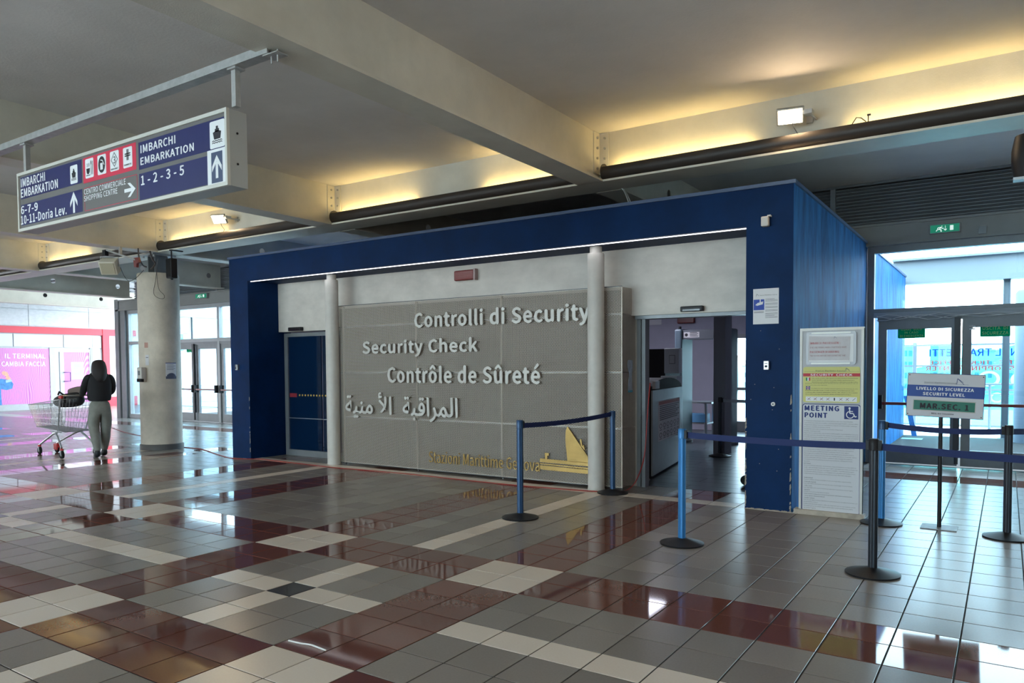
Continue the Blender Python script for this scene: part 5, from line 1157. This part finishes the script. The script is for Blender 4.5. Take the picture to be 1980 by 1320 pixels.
def frect(px0, px1, zb, zt, m, n, dy=0.): return MB().prism(rect(fr_(px0, 300)[0], zb * H, fr_(px1, 300)[0], zt * H), (L, fy - dy, Bt), X3, Z3, .0008).build(n, m, face)
def fz(px, py): return fr_(px, py)[1] / H
frect(38, 156, fz(96, 381), fz(96, 315 + 24), sign_blue, 'blue_field') if False else None
zb1, zt1 = fz(40, 386), fz(40, 344); zb2, zt2 = fz(40, 437), fz(40, 397)
frect(38, 157, zb1, zt1, sign_blue, 'blue_field'); frect(38, 157, zb2, zt2, sign_blue, 'blue_field')
zb3, zt3 = fz(271, 328), fz(271, 275); zb4, zt4 = fz(271, 387), fz(271, 336)
frect(268, 438, zb3, zt3, sign_blue, 'blue_field'); frect(268, 438, zb4, zt4, sign_blue, 'blue_field')
rzb, rzt = fz(162, 355), fz(162, 306); frect(160, 263, rzb, rzt, sign_red, 'red_field')
# thin red outline around the shopping centre text
q0, q1 = fr_(161, 300)[0], fr_(264, 300)[0]; a_, c_ = fz(162, 409) * H, fz(162, 364) * H
b = MB(); [b.prism(r, (L, fy, Bt), X3, Z3, .0006) for r in (rect(q0, a_, q1, a_ + .004), rect(q0, c_ - .004, q1, c_), rect(q0, a_, q0 + .004, c_), rect(q1 - .004, a_, q1, c_))]; b.build('red_outline', sign_red, face)
def ft(s_, px0, pyb, px1, pyt, m=sign_white, bd=.045):
    """px0,pyb lower left of the ink; px1 right end; pyt top of the ink at the left end"""
    x0 = fr_(px0, pyb)[0]; z0 = fr_(px0, pyb)[1]; z1 = fr_(px0, pyt)[1]; x1 = fr_(px1, pyb)[0]
    return text(s_, (L + x0, fy - .0012, Bt + z0), X3, Z3, x1 - x0, z1 - z0, m, face, bold=bd)
ft('IMBARCHI', 41, 363, 88, 346); ft('EMBARKATION', 41, 383, 113, 366); ft('6-7-9', 41, 415, 74, 399); ft('10-11-Doria Lev.', 41, 435, 130, 418 - 1)
ft('IMBARCHI', 272, 297, 340, 281); ft('EMBARKATION', 272, 320, 376, 305); ft('1 - 2 - 3 - 5', 273, 359, 357, 340)
ft('CENTRO COMMERCIALE', 163, 377, 244, 366, bd=.035); ft('SHOPPING CENTRE', 163, 390, 228, 379, bd=.035)
def arrow(cx, cz, s, ang, m=sign_white, dy=.0012):
    b = MB(); c_, s_ = math.cos(ang), math.sin(ang); rt = lambda p: (cx + (p[0] * c_ - p[1] * s_) * s, cz + (p[0] * s_ + p[1] * c_) * s)
    b.prism([rt(p) for p in ((-.09, -.5), (.09, -.5), (.09, .25), (-.09, .25))], (L, fy - dy, Bt), X3, Z3, .0006)
    b.prism([rt(p) for p in ((0, .55), (-.36, .05), (-.36, -.19), (0, .28))], (L, fy - dy - .0002, Bt), X3, Z3, .0006); b.prism([rt(p) for p in ((0, .55), (0, .28), (.36, -.19), (.36, .05))], (L, fy - dy - .0002, Bt), X3, Z3, .0006)
    return b.build('arrow', m, face)
p = fr_(143, 392); arrow(p[0], p[1], .165, 0); p = fr_(251, 367); arrow(p[0], p[1], .15, -math.pi / 2)
p = fr_(420, 323); MB().prism(rect(p[0] - .108, p[1] - .125, p[0] + .108, p[1] + .125), (L, fy - .001, Bt), X3, Z3, .0012).build('arrow_plate', sign_white, face); MB().prism(rect(p[0] - .062, p[1] - .105, p[0] + .062, p[1] + .105), (L, fy - .0024, Bt), X3, Z3, .0006).build('arrow_field', mat('slate_blue', (.045, .065, .13), .5), face); arrow(p[0], p[1], .15, 0, dy=.003)
def tile_w(px, py, w_, h_, n='white_tile'):
    p = fr_(px, py); MB().prism(rrect(p[0] - w_ / 2, p[1] - h_ / 2, p[0] + w_ / 2, p[1] + h_ / 2, .012, 3), (L, fy - .001, Bt), X3, Z3, .001).build(n, sign_white, face); return p
def ship(px, py, w_, h_):
    p = tile_w(px, py, w_, h_); s = h_; b = MB(); q = lambda a, c: (p[0] + a * w_, p[1] + c * h_)
    for pl in ([q(-.20, -.18), q(.22, -.18), q(.28, .08), q(0, .14), q(-.28, .08)], [q(-.14, .08), q(.14, .08), q(.14, .20), q(-.14, .20)], [q(-.07, .20), q(.07, .20), q(.07, .30), q(-.07, .30)]): b.prism(pl, (L, fy - .0022, Bt), X3, Z3, .0005)
    for dz in (-.24, -.31):
        for st_ in stroke([q(-.34 + .085 * i, dz + (.02 if i % 2 else -.01)) for i in range(9)], .03 * h_): b.prism(st_, (L, fy - .0022, Bt), X3, Z3, .0005)
    b.build('ship_pictogram', ink, face)
ship(143, 337, .118, .15); ship(420, 259, .165, .185)
# four red-framed pictograms
rw_ = .128; rh = .155
p = tile_w(173, 325, rw_, rh); b = MB(); q = lambda a, c: (p[0] + a * rw_, p[1] + c * rh)
b.prism([q(-.36, .0), q(.08, .0), q(.04, -.2), q(-.08, -.3), q(-.22, -.3), q(-.32, -.2)], (L, fy - .0022, Bt), X3, Z3, .0005); b.prism(rect(*q(-.38, -.38), *q(.1, -.34)), (L, fy - .0022, Bt), X3, Z3, .0005)
for a in (-.28, -.15, -.02): [b.prism(s, (L, fy - .0022, Bt), X3, Z3, .0005) for s in stroke([q(a, .08), q(a + .03, .17), q(a, .26)], .004)]
b.prism(rect(*q(.2, -.36), *q(.25, .12)), (L, fy - .0022, Bt), X3, Z3, .0005); b.prism([q(.225 + .05 * math.cos(k * .7), .25 + .13 * math.sin(k * .7)) for k in range(9)], (L, fy - .0022, Bt), X3, Z3, .0005); b.prism(rect(*q(.36, -.36), *q(.41, .34)), (L, fy - .0022, Bt), X3, Z3, .0005); b.build('cafe_pictogram', ink, face)
p = tile_w(197, 318, rw_, rh); b = MB(); b.prism([q(*c) for c in circ(0, 0, .40, 20, ry=.42)], (L, fy - .0022, Bt), X3, Z3, .0005); b.build('round_pictogram', ink, face); b = MB(); b.prism([q(-.16, -.26), q(.14, -.26), q(.14, .08), q(-.16, .08)], (L, fy - .003, Bt), X3, Z3, .0005); [b.prism(s, (L, fy - .003, Bt), X3, Z3, .0005) for s in stroke([q(-.12, .24), q(.10, .20), q(.30, -.04)], .008)]; b.build('bottle_pictogram', sign_white, face)
p = tile_w(221.5, 311, rw_, rh); b = MB(); [b.prism(s, (L, fy - .0022, Bt), X3, Z3, .0005) for s in stroke([q(0, .42), q(.36, .06), q(0, -.28), q(-.36, .06), q(0, .42)], .005)]; b.build('bank_diamond', ink, face)
text('3', (L + p[0] - .016, fy - .0022, Bt + p[1] - .02), X3, Z3, .034, .055, ink, face, name='bank_pictogram', bold=.02); text('BANCOMAT', (L + p[0] - .05, fy - .0022, Bt + p[1] - .068), X3, Z3, .10, .014, ink, face)
p = tile_w(247, 304, rw_, rh); b = MB()
for r in (rect(*q(-.10, -.14), *q(-.02, .40)), rect(*q(.03, -.14), *q(.11, .40)), rect(*q(-.3, .15), *q(.31, .21)), rect(*q(-.3, .05), *q(.31, .11))): b.prism(r, (L, fy - .0022, Bt), X3, Z3, .0005)
b.build('pharmacy_cross', ink, face); text('FARMACIA', (L + p[0] - .05, fy - .0022, Bt + p[1] - .062), X3, Z3, .10, .014, ink, face)
# its rail and hangers
t = thing('hanging_rail', 'long galvanised rail under the ceiling from which the direction sign hangs', 'rail', (-3, HYs, 3.45))
pe = at(535, 97, y=HYs); rz = pe.z
MB().box(-9.4, HYs - .012, rz - .0, pe.x - .08, HYs + .0, rz + .055).box(-9.4, HYs, rz, pe.x - .08, HYs + .07, rz + .006).build('channel', galv, t)
MB().box(pe.x - .14, HYs - .0, rz - .006, pe.x - .0, HYs + .09, rz).build('clamp_plate', galv, t); b = MB()
for dx in (-.10, -.04): b.cyl((pe.x + dx, HYs + .04, rz - .05), (pe.x + dx, HYs + .04, 3.5), .006, n=8)
b.build('threaded_rods', galv, t)
for px in (41, 448):
    xx = at(px, 250, y=HYs).x; h = MB().box(xx - .022, HYs + .02, Tp, xx + .022, HYs + .06, rz).box(xx - .04, HYs + .0, rz - .012, xx + .05, HYs + .08, rz - .0).build('hanger', galv, t)

# loudspeaker at the right edge
P = at(1978, 305, y=3.0); t = thing('loudspeaker', 'large black loudspeaker cut off by the right picture edge', 'loudspeaker', P)
MB().lathe((0, 0, 0), [(.01, -.17), (.115, -.16), (.135, -.05), (.135, .05), (.115, .16), (.01, .17)], 24).build('cabinet', black_p, t, smooth=True); t.children[0].location = (.06, 0, 0); 
for v in t.children[0].data.vertices: v.co += P
MB().obox(P + Vector((.03, -.05, -.17)), X3, Y3, Z3, .09, .05, .01).build('lower_trim', steel, t); MB().cyl(P + Vector((.06, 0, .1)), (P.x + .06, 3.62, 3.49), .015).build('bracket', black_p, t)

# cables on the floor, string, wires over the booth
redc = mat('red_cable', (.30, .015, .012), .5)
g = lambda px, py, z=.006: at(px, py, z=z)
cable('red_cable', [g(205, 822), g(240, 835), g(275, 843), g(345, 862), g(390, 868), g(420, 878), g(452, 886), g(500, 887), g(530, 890), g(640, 903), g(700, 908), g(800, 917), g(900, 928), g(1000, 938), g(1100, 946), g(1160, 950), g(1195, 950), g(1216, 945), g(1232, 925, .12), at(1246, 880, y=4.1), at(1252, 800, y=4.15), at(1257, 740, y=4.25)], .006, redc, 'thin red cable running along the foot of the booth')
cable('white_string', [g(558, 1238, .004), g(580, 1243, .004), g(600, 1246, .004), g(615, 1251, .004), g(630, 1257, .004)], .0045, mat('string_white', (.75, .72, .68), .7), 'short white string lying on the red tiles in the foreground')['category'] = 'string'
wc = mat('grey_wire', (.35, .35, .33), .6)
cable('ceiling_wire', [at(1183, 358, y=4.0), at(1200, 362, y=4.0), at(1211, 378, y=4.0), at(1218, 404, y=4.0)], .006, wc, 'left-hand one of the two grey wires dropping onto the booth roof')
cable('ceiling_wire', [at(1187, 357, y=4.02), at(1206, 366, y=4.02), at(1217, 385, y=4.02), at(1223, 404, y=4.02)], .006, wc, 'right-hand one of the two grey wires dropping onto the booth roof')
P = at(1665, 230, y=3.62); b = thing('loose_clips', 'small wire clips sticking up behind the trough on the right', 'clip', P); MB().tube([P + Vector((-.08, 0, -.04)), P + Vector((-.04, 0, .02)), P + Vector((0, 0, .01)), P + Vector((.04, 0, -.03))], .005).tube([P + Vector((.06, 0, -.04)), P + Vector((.06, 0, .03))], .005).box(P.x + .05, P.y, P.z + .02, P.x + .08, P.y + .01, P.z + .035).build('clip', dk, b)
# ---------------------------------------------------------------- person pushing a trolley
def skin_obj(name, joints, edges, mt, parent, lev=2):
    """joints: {key: (x, y, z, rx, ry)}"""
    keys = list(joints); off = root_loc(parent); me = D.meshes.new(name)
    me.from_pydata([tuple(Vector(joints[k][:3]) - off) for k in keys], [(keys.index(a), keys.index(b)) for a, b in edges], [])
    me.materials.append(mt); o = D.objects.new(name, me); COL.objects.link(o); o.parent = parent
    s = o.modifiers.new('skin', 'SKIN'); s.use_smooth_shade = True; s.branch_smoothing = .6
    if not me.skin_vertices: me.attributes
    for i, k in enumerate(keys):
        sv = me.skin_vertices[0].data[i]; sv.radius = (joints[k][3], joints[k][4]); sv.use_root = (i == 0)
    b = o.modifiers.new('subdivision', 'SUBSURF'); b.levels = lev; b.render_levels = lev
    return o
pf_ = at(193, 884, z=0); PX, PYY = -9.22, 2.47
pt_ = thing('person', 'long-haired person in black hooded top and grey joggers pushing the trolley, seen from behind', 'person', (PX, PYY, 0))
# local frame: f forward (away), r right
fw = Vector((-.96, .28, 0)).normalized(); rt = Vector((fw.y, -fw.x, 0))
def J(r, f, z, a, b=None): v = Vector((PX, PYY, 0)) + rt * r + fw * f; return (v.x, v.y, z, a, b or a)
skin_m = mat('skin', (.46, .26, .18), .55); jog = mat('grey_joggers', (.20, .20, .175), .85, var=.18, vs=7, bump=.5, bs=14); hood = mat('black_hoodie', (.008, .008, .010), .85, bump=.4, bs=12); hair = mat('dark_hair', (.010, .005, .005), .6, bump=.5, bs=80, stretch=(6, 6, .4)); shoe = mat('black_shoe', (.01, .01, .012), .6)
body = {'pel': J(0, 0, .90, .09), 'sp': J(0, .0, 1.08, .08), 'ch': J(0, .01, 1.24, .085), 'nk': J(0, .01, 1.40, .05), 'hd': J(0, .03, 1.50, .085), 'ht': J(0, .03, 1.56, .07),
        'hl': J(-.09, 0, .84, .08), 'kl': J(-.085, .04, .47, .05), 'al': J(-.065, -.09, .09, .03), 'fl': J(-.065, .03, .03, .025),
        'hr': J(.09, 0, .84, .08), 'kr': J(.09, .06, .47, .05), 'ar': J(.072, .10, .09, .03), 'fr': J(.072, .22, .03, .025),
        'sl': J(-.12, .01, 1.30, .045), 'el': J(-.20, .06, 1.10, .034), 'wl': J(-.20, .29, 1.02, .028), 'pl': J(-.20, .35, 1.01, .028),
        'sr': J(.12, .01, 1.30, .045), 'er': J(.19, .07, 1.10, .034), 'wr': J(.16, .26, 1.02, .028), 'pr': J(.14, .33, 1.01, .028)}
be = [('pel', 'sp'), ('sp', 'ch'), ('ch', 'nk'), ('nk', 'hd'), ('hd', 'ht'), ('pel', 'hl'), ('hl', 'kl'), ('kl', 'al'), ('al', 'fl'), ('pel', 'hr'), ('hr', 'kr'), ('kr', 'ar'), ('ar', 'fr'), ('ch', 'sl'), ('sl', 'el'), ('el', 'wl'), ('wl', 'pl'), ('ch', 'sr'), ('sr', 'er'), ('er', 'wr'), ('wr', 'pr')]
for s, w_ in ((-1, 'pl'), (1, 'pr')):
    bx_ = -.20 if s < 0 else .14
    for k in range(4):
        a = bx_ + (k - 1.5) * .02; body['%sa%d' % (w_, k)] = J(a, .39, 1.015, .0095); body['%sb%d' % (w_, k)] = J(a, .415 - .004 * abs(k - 1), 1.0, .009); body['%sc%d' % (w_, k)] = J(a, .405, .975, .008)
        be += [(w_, '%sa%d' % (w_, k)), ('%sa%d' % (w_, k), '%sb%d' % (w_, k)), ('%sb%d' % (w_, k), '%sc%d' % (w_, k))]
    body[w_ + 't0'] = J(bx_ - s * .035, .35, 1.0, .011); body[w_ + 't1'] = J(bx_ - s * .04, .385, .985, .0095); be += [(w_, w_ + 't0'), (w_ + 't0', w_ + 't1')]
skin_obj('body', body, be, skin_m, pt_)
# face
hc = Vector((PX, PYY, 0)) + rt * 0 + fw * .05 + Vector((0, 0, 1.50))
fb_ = MB()
for s in (-1, 1): fb_.obox(hc + fw * .075 + rt * s * .032 + Vector((0, 0, .012)), rt, fw, Z3, .012, .006, .006)
fb_.build('eyes', ink, pt_); MB().prism([(-.012, -.025), (.012, -.025), (.006, .02), (-.006, .02)], hc + fw * .098, rt, Z3, .02).build('nose', skin_m, pt_, bevel=.004); MB().obox(hc + fw * .080 - Z3 * .045, rt, fw, Z3, .022, .006, .005).build('mouth', mat('lip', (.35, .12, .10), .5), pt_)
def loft(name, secs, mt, parent, n=28):
    """rings (r, f, z, rx, ry): a soft closed body of cloth"""
    b = MB(); vs = []
    for r, f, z, rx, ry in secs:
        for i in range(n):
            a = 2 * math.pi * i / n; q = J(r + rx * math.cos(a), f + ry * math.sin(a), z, 0); vs.append(q[:3])
    b.add(vs, [(k * n + i, k * n + (i + 1) % n, (k + 1) * n + (i + 1) % n, (k + 1) * n + i) for k in range(len(secs) - 1) for i in range(n)] + [tuple(range(n))[::-1], tuple(range((len(secs) - 1) * n, len(secs) * n))])
    o = b.build(name, mt, parent, smooth=True); m_ = o.modifiers.new('subdivision', 'SUBSURF'); m_.levels = m_.render_levels = 1; return o
loft('hoodie', [(0, 0, .925, .135, .11), (0, 0, .93, .162, .122), (0, 0, .96, .174, .13), (0, 0, 1.02, .182, .135), (0, -.01, 1.12, .180, .128), (0, -.015, 1.22, .186, .122), (0, -.015, 1.29, .184, .112), (0, -.01, 1.34, .165, .10), (0, 0, 1.38, .125, .085), (0, .01, 1.41, .085, .075), (0, .01, 1.44, .065, .065)], hood, pt_)
for s, (e_, w_) in ((-1, ((-.222, .05, 1.09), (-.20, .30, 1.03))), (1, ((.212, .06, 1.09), (.15, .29, 1.03)))):
    pts = [(s * .11, -.01, 1.33), (s * .165, -.01, 1.305), (s * .195, .0, 1.22), (e_[0] * .99, e_[1] - .02, e_[2] + .05), (e_[0] * .98, e_[1] + .03, e_[2] - .015), ((e_[0] + w_[0]) / 2, (e_[1] + w_[1]) / 2 + .03, 1.045), w_]
    MB().tube([J(*p, 0)[:3] for p in pts], [.06, .066, .060, .053, .052, .047, .040], 16).build('sleeve', hood, pt_, smooth=True).modifiers.new('subdivision', 'SUBSURF').render_levels = 2
skin_obj('hood', {'a': J(-.09, -.06, 1.37, .055), 'b': J(0, -.11, 1.34, .06), 'c': J(.09, -.06, 1.37, .055)}, [('a', 'b'), ('b', 'c')], hood, pt_)
jg = {'p': J(0, 0, 1.0, .14), 'q': J(0, -.01, .87, .165), 'hl': J(-.085, -.005, .74, .115), 'ml': J(-.09, .02, .60, .10), 'kl': J(-.085, .03, .47, .085), 'cl': J(-.075, -.03, .30, .078), 'al': J(-.068, -.085, .16, .058), 'bl': J(-.065, -.09, .10, .054),
      'hr': J(.085, 0, .74, .115), 'mr': J(.095, .03, .60, .10), 'kr': J(.09, .055, .47, .085), 'cr': J(.085, .065, .30, .078), 'ar': J(.075, .095, .16, .058), 'br': J(.072, .10, .10, .054)}
skin_obj('joggers', jg, [('p', 'q'), ('q', 'hl'), ('hl', 'ml'), ('ml', 'kl'), ('kl', 'cl'), ('cl', 'al'), ('al', 'bl'), ('q', 'hr'), ('hr', 'mr'), ('mr', 'kr'), ('kr', 'cr'), ('cr', 'ar'), ('ar', 'br')], jog, pt_)
skin_obj('shoe', {'a': J(-.066, -.105, .14, .048), 'b': J(-.066, -.10, .05, .05), 'c': J(-.066, .0, .04, .04), 'd': J(-.066, .10, .035, .036)}, [('a', 'b'), ('b', 'c'), ('c', 'd')], shoe, pt_)
skin_obj('shoe', {'a': J(.073, .095, .14, .048), 'b': J(.073, .10, .05, .05), 'c': J(.073, .20, .04, .04), 'd': J(.073, .28, .035, .036)}, [('a', 'b'), ('b', 'c'), ('c', 'd')], shoe, pt_)
skin_obj('hair', {'t': J(0, .01, 1.60, .085), 'a': J(0, -.01, 1.53, .115), 'b': J(0, -.03, 1.44, .13), 'c': J(0, -.06, 1.35, .125), 'd': J(0, -.085, 1.27, .09), 'e': J(0, -.09, 1.22, .05)}, [('t', 'a'), ('a', 'b'), ('b', 'c'), ('c', 'd'), ('d', 'e')], hair, pt_)

# trolley: x runs from the handle (near the person) to the nose
tr = thing('shopping_trolley', 'wire shopping trolley with red handle ends pushed by the person', 'trolley', (-10.1, 2.3, 0)); wm = chrome
hx, nxq = -9.60, -10.87; yc = 2.30
def cs(f):   # section along the basket: f 0 at the handle, 1 at the nose
    x = hx + (nxq - hx) * f; return x, .275 - .085 * f, .96 - .115 * f
rim = [(cs(f)[0], yc - cs(f)[1], cs(f)[2]) for f in (0, .5, 1)] + [(cs(f)[0], yc + cs(f)[1], cs(f)[2]) for f in (1, .5, 0)]
MB().tube(rim, .007, 6, closed=True).build('rim', wm, tr)
bot = lambda f, s: (hx + .05 + (nxq - hx + .13) * f * 1., yc + s * (.225 - .08 * f), .43 + .04 * f)
MB().tube([bot(0, -1), bot(1, -1), bot(1, 1), bot(0, 1)], .007, 6, closed=True).build('lower_frame', wm, tr)
b = MB(); N = 34
for i in range(N + 1):
    f = i / N; x, hw_, z = cs(f)
    for s in (-1, 1): b.tube([(x, yc + s * hw_, z), bot(f, s)], .003, 4)
    b.tube([bot(f, -1), bot(f, 1)], .003, 4)
for k in range(1, 5):
    q = k / 5
    for s in (-1, 1): b.tube([tuple(Vector((cs(f)[0], yc + s * cs(f)[1], cs(f)[2])).lerp(Vector(bot(f, s)), q)) for f in (0, .5, 1)], .003 if k in (2, 4) else .003, 4)
for i in range(11):
    s = -1 + 2 * i / 10
    b.tube([(nxq, yc + s * cs(1)[1], cs(1)[2]), (bot(1, 1)[0], yc + s * .145, .47)], .003, 4); b.tube([(bot(0, 1)[0], yc + s * .225, .43), (bot(1, 1)[0], yc + s * .145, .47)], .003, 4)
    b.tube([(hx, yc + s * .275, .96), (hx + .05 - .22, yc + s * .225, .44)], .003, 4)
for k in range(1, 5): b.tube([(nxq + .015 * k, yc - cs(1)[1] + .006 * k, cs(1)[2] - .075 * k), (nxq + .015 * k, yc + cs(1)[1] - .006 * k, cs(1)[2] - .075 * k)], .003, 4)
b.build('wire_basket', wm, tr, kind='stuff')
MB().tube([(hx + .05, yc - .27, 1.02), (hx + .05, yc + .27, 1.02)], .014, 10).build('handle', steel, tr)
for s in (-1, 1):
    MB().obox((hx + .03, yc + s * .265, 1.0), X3, Y3, Z3, .045, .02, .024).build('handle_end', red_p, tr, bevel=.008)
    MB().tube([(hx + .04, yc + s * .27, 1.0), (hx - .02, yc + s * .262, .86), (hx - .20, yc + s * .22, .44), (hx - .26, yc + s * .20, .40)], .011, 8).build('upright_tube', steel, tr)
    fy_ = yc + s * .14; ry = yc + s * .27
    MB().tube([(hx - .32, yc + s * .20, .40), (hx - .45, yc + s * .18, .37), (-10.55, fy_, .19), (-10.62, fy_, .155)], .016, 8).build('front_tube', steel, tr)
    MB().tube([(hx - .32, yc + s * .20, .40), (hx - .22, yc + s * .215, .34), (hx + .02, ry, .17)], .016, 8).build('rear_tube', steel, tr)
    MB().tube([(hx - .05, yc + s * .23, .42), (hx - .5, yc + s * .19, .41)], .009, 6).build('side_rail', steel, tr)
def castor(x, y, big=False):
    c = thing('x', '', 'x'); D.objects.remove(c)
    w_ = MB().cyl((x - .0, y - .014, .062), (x, y + .014, .062), .062, n=24).build('wheel', black_r, tr); MB().cyl((x, y - .017, .062), (x, y + .017, .062), .025, n=14).build('hub', mat('hub_grey', (.3, .3, .3), .5), w_)
    MB().box(x - .015, y - .024, .06, x + .02, y - .018, .135).box(x - .015, y + .018, .06, x + .02, y + .024, .135).build('fork', steel, w_)
    if big: MB().obox((x - .01, y, .10), X3, Y3, Z3, .065, .03, .055).build('wheel_cover', red_p, w_, bevel=.015)
    MB().cyl((x, y, .13), (x, y, .16), .028, n=14).build('collar', red_p, w_)
castor(-10.62, yc - .14); castor(-10.62, yc + .14, True); castor(hx + .02, yc - .27); castor(hx + .02, yc + .27)
bg_ = thing('duffel_bag', 'black soft bag lying in the top of the trolley', 'bag', (-9.78, 2.3, .84))
skin_obj('bag_body', {'a': (-10.12, 2.2, .90, .07, .07), 'b': (-9.95, 2.22, .92, .13, .12), 'c': (-9.75, 2.3, .94, .135, .14), 'd': (-9.58, 2.42, .97, .10, .12)}, [('a', 'b'), ('b', 'c'), ('c', 'd')], mat('black_bag', (.012, .012, .014), .5, bump=.6, bs=9), bg_)
MB().tube([(-9.9, 2.15, 1.03), (-9.8, 2.12, 1.08), (-9.68, 2.15, 1.02), (-9.62, 2.12, .9)], .014, 6).build('strap', black_r, bg_)
jk = thing('folded_jacket', 'grey and tan jacket laid over the bag in the trolley', 'jacket', (-9.66, 2.38, 1.05)); skin_obj('cloth', {'a': (-9.90, 2.30, 1.06, .03, .06), 'b': (-9.72, 2.36, 1.09, .035, .08), 'c': (-9.56, 2.44, 1.10, .035, .08)}, [('a', 'b'), ('b', 'c')], mat('tan_cloth', (.16, .12, .10), .85, bump=.5, bs=16), jk)
